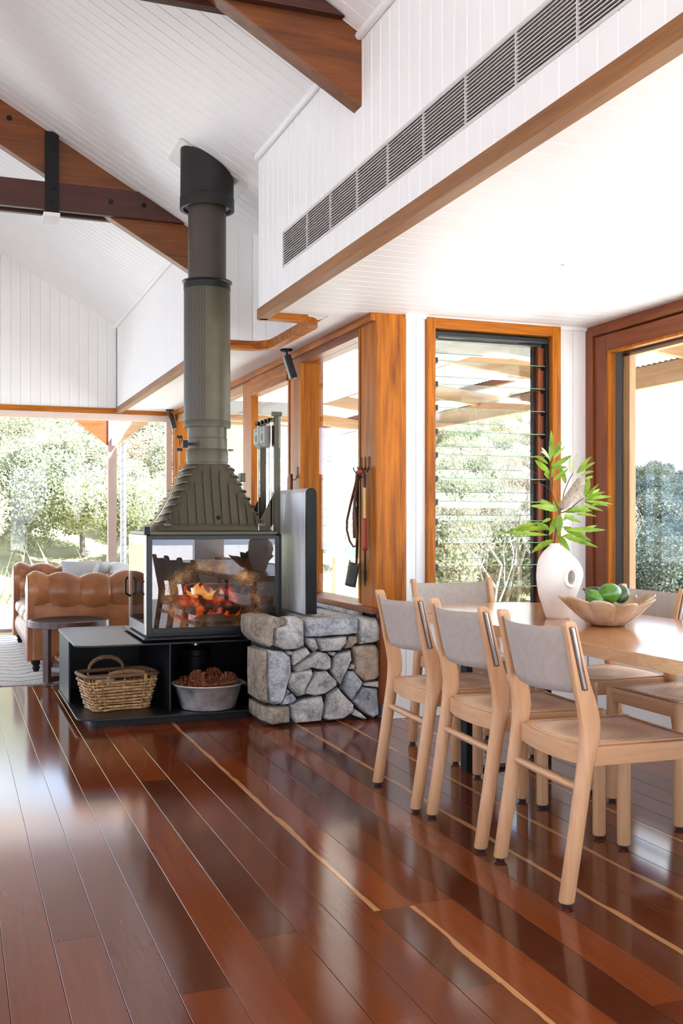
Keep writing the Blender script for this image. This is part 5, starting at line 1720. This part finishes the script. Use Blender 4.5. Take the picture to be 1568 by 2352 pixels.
MB().tube([(hx - .02, 5.79, 1.44), (hx - .02, 5.80, 1.1), (hx - .025, 5.80, .92), (hx - .03, 5.79, .90)], .008, 8).build('shaft', M['iron'], sh, smooth=60)
def pan(u_, v_):
    y = 5.735 + .15 * u_ + .045 * v_ - .01
    z = .90 - .145 * v_ + .02 * u_
    x = hx - .065 + .03 * abs(2 * u_ - 1) ** 2 - .01 * v_
    return V((x, y, z))
MB().grid(pan, 9, 8).build('pan', plain('grey_shovel_pan', (66, 66, 62), .5, .4, .2, 10), sh, smooth=60, solid=.005)
pk = empty('fire_poker', (hx - .02, 5.70, 1.0), 'thin black fire poker hanging against the corner post', 'poker')
MB().tube([(hx - .015, 5.69, 1.43), (hx - .015, 5.69, .98), (hx - .015, 5.69, .80)], [.005, .005, .009], 8).build('shaft', M['iron'], pk, smooth=60)
MB().tube([(hx - .015, 5.69, .86), (hx - .015, 5.69, .77)], [.011, .003], 8).build('point', M['iron'], pk, smooth=60)
bh = empty('broom', (hx - .03, 7.05, 1.0), 'brown wooden broom handle hanging behind the heat shield', 'broom')
MB().tube([(hx - .035, 7.06, 1.49), (hx - .035, 7.06, .95)], .013, 10).build('handle', M['redwood'][2], bh, smooth=60)
MB().tube([(hx - .045, 7.10, 1.47), (hx - .045, 7.11, 1.2), (hx - .045, 7.10, 1.1)], .003, 6).build('cord', M['stem'], bh, smooth=60)
MB().box(hx - .06, hx - .01, 7.0, 7.12, .78, .95, .01).build('bristles', M['rope'], bh)

# ================================================================== RUG, SIDE TABLE, SOFA
rg = MB()
def rugp(u_, v_):
    x = -2.6 + 3.75 * u_; y = 7.60 + 3.3 * v_
    e_ = min(u_, 1 - u_) * 3.75; f_ = min(v_, 1 - v_) * 3.3
    h_ = .014 * min(1, min(e_, f_) / .01 + .1)
    return V((x + .012 * noise.noise(V((u_ * 2, v_ * 12, 1))), y + .012 * noise.noise(V((u_ * 14, v_ * 2, 5))), h_))
rg.grid(rugp, 90, 80)
rug = rg.build('rug', M['rug'], origin=(-.7, 9.2, 0), smooth=180)
tag(rug, 'cream wool rug with thin dark wavy lines under the sofa', 'rug')

stb = empty('side_table', (.79, 7.72, .014), 'round dark wooden side table with lower shelf beside the sofa arm', 'table')
SCX, SCY, SR, SZ = .785, 7.70, .285, .445
dkw = wood('dark_walnut', (52, 28, 26), (92, 54, 46), 0, .35, 4, .06, coat=.2)
MB().lathe([(SR - .02, SZ - .05), (SR, SZ - .045), (SR, SZ - .002), (SR - .004, SZ), (SR - .028, SZ), (SR - .032, SZ - .006), (.001, SZ - .006)], (SCX, SCY, 0), 48).build('tabletop', dkw, stb, smooth=30)
MB().lathe([(SR - .035, SZ - .0055), (SR - .035, SZ - .003)], (SCX, SCY, 0), 48).build('leather_inlay', M['iron'], stb)
MB().lathe([(.20, .125), (.20, .155), (.197, .157)], (SCX, SCY, 0), 40).build('lower_shelf', dkw, stb, smooth=30)
for k in range(4):
    a = math.radians(40 + 90 * k)
    px, py = SCX + .215 * math.cos(a), SCY + .215 * math.sin(a)
    MB().box(px - .026, px + .026, py - .016, py + .016, .014, SZ - .045, .003, Matrix.Rotation(a + math.pi / 2, 3, 'Z')).build('leg', dkw, stb)
for k in range(2):
    a = math.radians(40 + 90 * k)
    MB().box(SCX - .2, SCX + .2, SCY - .012, SCY + .012, .014, .05, .002, Matrix.Rotation(a, 3, 'Z')).build('foot_bar', dkw, stb)
for k, (dz, rz, mt, lb) in enumerate([(0, 4, M['paper_orange'], 'orange edged book at the bottom on the side table shelf'), (.022, -6, M['paper_red'], 'rust red book on top of the other on the side table shelf')]):
    b_ = empty('book', (SCX + .03, SCY - .02, .157 + dz), lb, 'book', 'books on the side table shelf')
    Rz = Matrix.Rotation(math.radians(rz), 3, 'Z'); pv = (SCX + .03, SCY - .02, .157)
    MB().box(SCX - .08, SCX + .13, SCY - .12, SCY + .08, .160 + dz, .175 + dz, 0, Rz, pv).build('pages', M['linen'], b_)
    MB().box(SCX - .085, SCX + .135, SCY - .125, SCY + .085, .175 + dz, .1785 + dz, 0, Rz, pv).box(SCX - .085, SCX + .135, SCY - .125, SCY + .085, .1572 + dz, .160 + dz, 0, Rz, pv).box(SCX - .085, SCX - .08, SCY - .125, SCY + .085, .158 + dz, .178 + dz, 0, Rz, pv).build('cover', mt, b_)

so = empty('chesterfield_sofa', (.98, 9.15, .014), 'tan leather chesterfield sofa with rolled buttoned arms facing away left', 'sofa')
lt = M['leather']
SX0, SX1, SY0, SY1 = .53, 1.52, 8.10, 10.25
def arm(yo, sgn, name):
    """rolled arm along x; yo = outer face, sgn = +1 when the outside faces -y"""
    m = MB()
    L0, L1 = SX0 + .0, SX1 - .06
    NSEG = 4
    def f(u_, v_):
        x = L0 + (L1 - L0) * u_
        q = abs(math.sin(math.pi * (u_ * NSEG + .35)))
        puff = .030 * q ** .5
        a = math.radians(-60 + 330 * v_)
        r = .112 + puff - .012 * max(0, math.cos(a - math.radians(80))) * (1 - q)
        end = min(u_, 1 - u_) * (L1 - L0)
        r *= min(1, .80 + end / .05 * .2) if end < .05 else 1
        y = yo + sgn * (.115 - (r) * math.cos(a)) - sgn * .0
        z = .618 + r * math.sin(a) * 1.05 + .012 * math.cos(2 * math.pi * u_)
        return V((x, y, z))
    m.grid(f, 66, 22)
    a_ = m.build(name, lt, so, smooth=180)
    # scroll ends
    for u_, xo in ((0, -.004), (1, .004)):
        c = MB()
        ring = [f(u_, v / 21) + X * xo for v in range(22)]
        cc = sum(ring, V((0, 0, 0))) / 22
        c.add(ring + [cc + X * (xo * 4)], [(j, (j + 1) % 22, 22) for j in range(22)])
        c.build('scroll_face', lt, a_, smooth=60)
    # panel under the roll and the front facing
    ya, yb = sorted((yo + sgn * .03, yo + sgn * .21))
    MB().box(L0 + .03, L1, ya, yb, .10, .56, .012).build('arm_panel', lt, a_)
    fp = MB()
    yc_ = yo + sgn * .12
    fp.loft([[V((L0 + dx, yc_ + dy * k_, z)) for dx, dy in ((-.004, -.1), (-.012, -.06), (-.012, .06), (-.004, .1), (.04, .1), (.04, -.1))] for z, k_ in ((.095, .72), (.3, .8), (.52, .95), (.60, 1.05))])
    fp.build('arm_facing', lt, a_, smooth=50)
    for j in range(26):
        p = V((L0 + .04 + (L1 - L0 - .06) * j / 25, yo + sgn * .026, .512))
        MB().ball(p, .006, 6, 4).build('stud', M['brass'], a_) if sgn > 0 else None
    return a_
arm(SY0, 1, 'near_arm')
arm(SY1, -1, 'far_arm')
bk = MB()
def backf(u_, v_):
    y = SY0 + .12 + (SY1 - SY0 - .24) * u_
    a = math.radians(-60 + 330 * v_)
    q = abs(math.sin(math.pi * (u_ * 8)))
    r = .112 + .018 * q ** .5
    return V((SX1 - .115 + r * math.cos(a), y, .625 + r * math.sin(a)))
bk.grid(backf, 110, 22)
bko = bk.build('backrest', lt, so, smooth=180)
MB().box(SX1 - .22, SX1 - .03, SY0 + .1, SY1 - .1, .10, .6, .012).build('back_panel', lt, bko)
# buttoned inside faces
for (x0, y0, x1, y1, nrm_) in ((SX1 - .22, SY0 + .2, SX1 - .22, SY1 - .2, -X), (SX0 + .05, SY1 - .21, SX1 - .2, SY1 - .21, -Y)):
    m = MB()
    Ln = math.hypot(x1 - x0, y1 - y0); nc = round(Ln / .2)
    def tuft(u_, v_):
        q = abs(math.sin(math.pi * u_ * nc)) ** .5
        w_ = abs(math.sin(math.pi * (v_ * 2 + .5))) ** .5
        return V((x0 + (x1 - x0) * u_, y0 + (y1 - y0) * u_, .42 + .29 * v_)) + nrm_ * (.015 + .045 * q * w_ + .02)
    m.grid(tuft, 6 * nc + 1, 13)
    m.build('buttoned_panel', lt, so, smooth=180)
# seat: base, front rail with channels, cushions
MB().box(SX0 + .05, SX1 - .2, SY0 + .2, SY1 - .2, .10, .30, .01).build('seat_base', lt, so)
def railf(u_, v_):
    y = SY0 + .21 + (SY1 - SY0 - .42) * u_
    q = abs(math.sin(math.pi * u_ * 20)) ** .5
    a = math.radians(-80 + 160 * v_)
    return V((SX0 + .07 - (.055 + .012 * q) * math.cos(a), y, .205 + .10 * math.sin(a)))
MB().grid(railf, 161, 9).build('front_rail', M['leather_pale'], so, smooth=180)
for k in range(3):
    y0 = SY0 + .205 + k * .58
    def cush(u_, v_):
        a = 2 * math.pi * u_
        th = math.pi * (v_ * .98 + .01)
        e_ = .35
        cx_ = math.copysign(abs(math.cos(a)) ** e_, math.cos(a)); sy_ = math.copysign(abs(math.sin(a)) ** e_, math.sin(a))
        rr = math.sin(th) ** .3
        return V((SX0 + .40 + .40 * cx_ * rr, y0 + .287 + .283 * sy_ * rr, .375 - .075 * math.copysign(abs(math.cos(th)) ** .7, math.cos(th)) + .01 * noise.noise(V((a, th * 2, k)))))
    MB().grid(cush, 48, 18, True).build('seat_cushion', M['leather_pale'], so, smooth=180)
for x, y in ((SX0 + .06, SY0 + .07), (SX0 + .06, SY1 - .07), (SX1 - .08, SY0 + .07), (SX1 - .08, SY1 - .07)):
    MB().lathe([(.018, .014), (.024, .03), (.030, .045), (.022, .058), (.036, .075), (.040, .10)], (x, y, 0), 16).build('foot', M['iron'], so, smooth=50)
def cushion(c, rx, rz, w_, lb, mat):
    m = MB()
    def f(u_, v_):
        x, z = 2 * u_ - 1, 2 * v_ - 1
        b_ = ((1 - x ** 2) * (1 - z ** 2)) ** .4
        return V((x, 0, z)), b_
    Rm = Matrix.Rotation(rz, 3, 'Z') @ Matrix.Rotation(rx, 3, 'X')
    for s_ in (1, -1):
        m.grid(lambda u_, v_: V(c) + Rm @ V(((2 * u_ - 1) * w_ * (1 - .05 * (1 - abs(2 * v_ - 1))), s_ * .075 * f(u_, v_)[1], (2 * v_ - 1) * w_ * (1 - .05 * (1 - abs(2 * u_ - 1))))), 15, 15)
    o = m.build('cushion', mat, origin=c, smooth=180)
    tag(o, lb, 'cushion', 'cushions on the chesterfield')
cushion((1.10, 9.72, .63), -.35, .15, .17, 'small pale cushion leaning in the far arm of the sofa', M['linen'])
cushion((1.20, 9.25, .62), .25, 1.25, .19, 'pale grey cushion leaning on the sofa back', M['linen'])
th_ = MB()
def throwf(u_, v_):
    y = 8.45 + 1.25 * u_
    a = math.radians(-75 + 275 * v_)
    r = .150 + .008 * noise.noise(V((u_ * 7, v_ * 5, 3)))
    return V((SX1 - .115 + r * math.cos(a), y + .02 * noise.noise(V((v_ * 5, 2, u_))), .625 + r * math.sin(a)))
th_.grid(throwf, 60, 20)
tag(th_.build('throw_blanket', M['throw'], origin=(1.4, 9, .77), smooth=180, solid=.01), 'grey and white striped throw blanket over the sofa back', 'blanket')

# ================================================================== OUTSIDE
deck = MB().box(-9, 15.0, -9, -3.36, -.14, -.06).box(SX + .16, 6.2, -3.36, 16, -.14, -.06).box(-9, SX + .16, GY + .16, 16, -.14, -.06).box(-9, -5.8, -3.36, GY + .16, -.14, -.06).box(WX + .2, SX + .16, EY + .12, GY + .16, -.14, -.06).build('deck', M['deck']); tag(deck, kind=S)
vd = empty('verandah_frame', (5.2, 8, -.06), kind=S)
pt = M['pale_timber']
def vroof(x): return 2.50 - .125 * (x - 5.2)
MB().box(5.16, 5.24, -4, 16, 2.215, 2.385, .003).build('edge_beam', pt[1], vd)
for y in (-1.9, -.25, 1.4, 3.05, 4.7, 6.35, 8.0, 9.7, 11.35, 13.0, 14.65):
    xa = SX + .12 if y < 5.6 else WX + .2
    MB().prism([V((xa, y - .03, vroof(xa) - .14)), V((xa, y - .03, vroof(xa))), V((5.75, y - .03, vroof(5.75))), V((5.75, y - .03, vroof(5.75) - .08)), V((5.5, y - .03, vroof(5.5) - .14))], (0, 0, 0), (0, .06, 0)).build('rafter', pt[0], vd)
for x in (2.7, 3.5, 4.3, 5.1, 5.65):
    MB().box(x - .03, x + .03, -4 if x > 3.8 else 5.7, 16, vroof(x), vroof(x) + .05).build('batten', M['redwood'][1], vd)
for y in (14.0, 16.0, -3.6):
    MB().box(5.13, 5.27, y - .07, y + .07, -.06, 2.215).build('post', pt[2], vd)
cs = MB()
def corr(x0, x1, y0, y1, per=.076):
    # corrugations run down the fall of the roof (along x); profile across y
    n = int((y1 - y0) / per * 6)
    vs = []; 
    for j in range(n + 1):
        y = y0 + (y1 - y0) * j / n
        zc = .009 * math.sin(2 * math.pi * (y - y0) / per)
        for x in (x0, x1):
            vs.append(V((x, y, vroof(x) + .062 + zc)))
    cs.add(vs, [(2 * j, 2 * j + 1, 2 * j + 3, 2 * j + 2) for j in range(n)])
corr(SX + .1, 5.85, -4, 5.6); corr(WX + .15, 5.85, 5.6, 16)
cs.build('corrugated_roof', M['colorbond'], vd, smooth=180)
# far verandah
vf = empty('far_verandah_frame', (0, 13.5, -.06), kind=S)
MB().box(1.86, 1.965, 13.45, 13.55, -.06, 2.62).build('post', plain('weathered_pink_timber', (158, 132, 120), .7, 0, .1, 6), vf)
MB().box(-9, 5.2, 13.44, 13.56, 2.50, 2.70).build('edge_beam', pt[0], vf)
for sgn in (-1, 1):
    xc = 1.912 + sgn * .053
    MB().prism([V((xc, 13.47, 2.12)), V((xc, 13.47, 2.5)), V((xc + sgn * .50, 13.47, 2.5))], (0, 0, 0), (0, .06, 0)).build('brace', M['redwood'][0] if sgn < 0 else M['pale_timber'][0], vf)  # shade on the left brace put in as a darker timber
MB().box(1.90, 1.955, 13.40, 13.45, 2.12, 2.235, .01).build('lamp', M['white'], vf)
dp = MB().tube([(2.072, 13.6, -.06), (2.072, 13.6, 2.7)], .038, 14).build('downpipe', plain('pale_blue_downpipe', (206, 212, 222), .4), origin=(2.072, 13.6, -.06), smooth=60)
tag(dp, 'pale blue downpipe standing beside the verandah post', 'pipe')
for k in range(24):
    MB().tube([(2.072 + .039 * math.cos(a), 13.6 + .039 * math.sin(a), .05 + .1 * k + .02 * math.cos(a)) for a in [2 * math.pi * j / 12 for j in range(12)]], .004, 5, False, True).build('seam', M['chrome'], dp)

for nm, (x0, x1, y0, y1) in (('left_sky_blocker', (-10.2, -5.7, -3.4, 12)),):  # unseen sheet and rafters added to keep sky light off the bulkhead
    e = empty(nm, ((x0 + x1) / 2, (y0 + y1) / 2, 2.6), kind=S)
    MB().box(x0, x1, y0, y1, 2.62, 2.66).build('blocker_sheet', M['colorbond'], e)
    for k in range(6):
        if x1 - x0 < y1 - y0:
            yy = y0 + .1 + (y1 - y0 - .2) * k / 5
            MB().box(x0, x1, yy - .03, yy + .03, 2.5, 2.62).build('rafter', pt[0], e)
        else:
            xx = x0 + .1 + (x1 - x0 - .2) * k / 5
            MB().box(xx - .03, xx + .03, y0, y1, 2.5, 2.62).build('rafter', pt[1], e)
# ground: pale sheet added for bounce, falling lawn, then the hill across the gully
AZ0, AZ1 = math.radians(-14), math.radians(62)
def ridge(azd):
    pts = [(-14, 13.5), (0, 12.5), (12, 11.0), (22, 8.0), (30, 5.6), (36, 3.3), (39, 2.0), (46, 1.2), (62, 1.0)]
    for (a, e), (b, f) in zip(pts, pts[1:]):
        if azd <= b:
            return e + (f - e) * (azd - a) / (b - a)
    return 1.0
def ground(az, r):
    azd = math.degrees(az)
    top = 250 * math.tan(math.radians(max(.3, ridge(azd) - 1.6)))
    if r < 16: z = -.5
    elif r < 60: z = -.5 - 10.0 * (r - 16) / 44
    elif r < 250:
        t = (r - 60) / 190
        z = -10.5 + (top + 10.5) * (t ** 1.15)
    else: z = top - .02 * (r - 250)
    return z + .6 * noise.noise(V((az * 20, r * .08, 0))) * min(1, max(0, (r - 16) / 20))
def gp(az, r): return V((r * math.sin(az), r * math.cos(az), ground(az, r)))
g = MB()
RRs = [8, 12, 16, 20, 26, 32, 40, 50, 60, 75, 90, 110, 135, 165, 200, 250, 300]
g.grid(lambda u_, v_: gp(AZ0 + (AZ1 - AZ0) * u_, RRs[min(int(round(v_ * (len(RRs) - 1))), len(RRs) - 1)]), 90, len(RRs))
gr = g.build('ground', M['soil'], smooth=60); tag(gr, kind=S)
gl = MB().box(-60, 60, -60, 9, -.62, -.52).build('ground', M['bounce_ground']); tag(gl, kind=S)  # pale ground added to bounce sunlight up to the ceilings

# five crowns of loose leaf clumps over limbs, shared by all hillside trees
def crown_mesh(seed, nl):
    r_ = random.Random(seed); rs = np.random.RandomState(seed)
    blobs = []
    for k in range(9):
        a = r_.uniform(0, 6.283); rad = r_.uniform(.0, .9)
        blobs.append((rad * math.cos(a), rad * math.sin(a), r_.uniform(1.1, 2.7), r_.uniform(.45, .8)))
    B = np.array(blobs)
    idx = rs.randint(0, len(B), nl)
    d = rs.normal(size=(nl, 3)); d /= np.linalg.norm(d, axis=1)[:, None]
    c = B[idx, :3] + d * (B[idx, 3] * rs.uniform(.55, 1.02, nl))[:, None]
    c[:, 2] = np.maximum(c[:, 2], .35)
    u = rs.normal(size=(nl, 3)); u /= np.linalg.norm(u, axis=1)[:, None]
    v = np.cross(u, rs.normal(size=(nl, 3))); v /= np.linalg.norm(v, axis=1)[:, None]
    s = rs.uniform(.016, .040, nl)[:, None]
    q = np.stack([c - u * s - v * s * .6, c + u * s - v * s * .6, c + u * s + v * s * .6, c - u * s + v * s * .6], 1).reshape(-1, 3)
    me = bpy.data.meshes.new('crown')
    me.vertices.add(len(q)); me.vertices.foreach_set('co', q.astype(np.float32).ravel())
    me.loops.add(nl * 4); me.loops.foreach_set('vertex_index', np.arange(nl * 4, dtype=np.int32))
    me.polygons.add(nl); me.polygons.foreach_set('loop_start', np.arange(0, nl * 4, 4, dtype=np.int32))
    me.update(); me.validate()
    mb = MB()
    mb.tube([(0, 0, -1.2), (.03, .02, .8), (.1, .0, 1.6), (.05, .05, 2.4)], [.07, .055, .04, .015], 6)
    for bx_, by_, bz_, br_ in blobs[:6]:
        mb.tube([(.03, .02, .7), (bx_ * .5, by_ * .5, bz_ * .6 + .3), (bx_, by_, bz_ + br_ * .4)], [.03, .022, .008], 5)
    t = mb.build('trunk', M['trunk'], None); tm_ = t.data; bpy.data.objects.remove(t)
    return me, tm_
CR = [crown_mesh(s, 17000) for s in range(5)]
trng = random.Random(9)
def tree(az, r, h, label, group, mat, nm='eucalypt_tree'):
    p = gp(math.radians(az), r)
    e = empty(nm, p, label, 'tree', group)
    me, tm_ = CR[trng.randrange(5)]
    if mat.name not in me.materials.keys() and len(me.materials) == 0:
        me.materials.append(mat)
    q = bpy.data.objects.new('crown', me); COL.objects.link(q); q.parent = e
    q.material_slots[0].link = 'OBJECT'; q.material_slots[0].material = mat
    q2 = bpy.data.objects.new('trunk', tm_); COL.objects.link(q2); q2.parent = e
    k = h / 3.2
    e.scale = (k * trng.uniform(.85, 1.2), k * trng.uniform(.85, 1.2), k)
    e.rotation_euler = (0, 0, trng.uniform(0, 6.283))
    e.location = p + V((0, 0, -.1 * k))
def stand(az0, az1, n, r0, r1, label, group, mat):
    for k in range(n):
        az = az0 + (az1 - az0) * ((k * .618) % 1)
        r = r0 + (r1 - r0) * ((k + .5) / n) ** .9
        tree(az + trng.uniform(-.2, .2), r, trng.uniform(8.5, 12.5), label, group, mat)
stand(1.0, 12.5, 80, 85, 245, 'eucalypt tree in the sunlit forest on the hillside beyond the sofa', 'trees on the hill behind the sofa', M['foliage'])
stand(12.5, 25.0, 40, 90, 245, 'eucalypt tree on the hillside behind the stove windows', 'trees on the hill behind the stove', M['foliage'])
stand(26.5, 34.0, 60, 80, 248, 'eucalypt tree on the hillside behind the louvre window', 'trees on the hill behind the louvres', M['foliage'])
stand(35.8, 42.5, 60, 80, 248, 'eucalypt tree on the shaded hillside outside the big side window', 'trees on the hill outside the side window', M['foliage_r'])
# bare branching tree behind the louvres
bt = empty('bare_tree', gp(math.radians(29.0), 24), 'grey bare branching tree seen through the louvre window', 'tree')
tb_ = MB(); r5 = random.Random(12)
def branch(p, d, L, r, depth):
    pts = [p]; dd = d.copy()
    for k in range(4):
        dd = (dd + V((r5.uniform(-.22, .22), r5.uniform(-.22, .22), r5.uniform(-.05, .16)))).normalized()
        pts.append(pts[-1] + dd * L / 4)
    tb_.tube(pts, [r * (1 - .16 * k) for k in range(5)], 5)
    if depth:
        for k in range(3):
            b_ = pts[2 + k % 3]
            nd = (dd + V((r5.uniform(-.9, .9), r5.uniform(-.9, .9), r5.uniform(-.1, .6)))).normalized()
            branch(b_, nd, L * .68, r * .5, depth - 1)
for k in range(4):
    p0 = V(bt['_o']) + V((r5.uniform(-.3, .3), r5.uniform(-.3, .3), 0))
    branch(p0, V((r5.uniform(-.5, .5), r5.uniform(-.5, .5), 1)).normalized(), 2.6, .07, 4)
tb_.build('branches', M['trunk'], bt, smooth=60)
# tall grass along the slope edge
gs = MB(); r6 = random.Random(8)
for k in range(9000):
    az = math.radians(r6.uniform(-1, 24)); r = r6.uniform(17, 34)
    p = gp(az, r); h = r6.uniform(.5, 1.3) * (1.0 if r6.random() < .9 else 1.5)
    a = r6.uniform(0, 6.283); w_ = V((math.cos(a), math.sin(a), 0)) * r6.uniform(.02, .05)
    b_ = V((r6.uniform(-.3, .3), r6.uniform(-.3, .3), 0)) * h
    gs.add([p - w_, p + w_, p + b_ * .4 + Z * h * .7 + w_ * .7, p + b_ * .4 + Z * h * .7 - w_ * .7, p + b_ + Z * h], [(0, 1, 2, 3), (3, 2, 4)])
tg = gs.build('tall_grass', M['grass']); tag(tg, 'tall pale grass along the edge of the slope outside', 'grass', None, 'stuff')
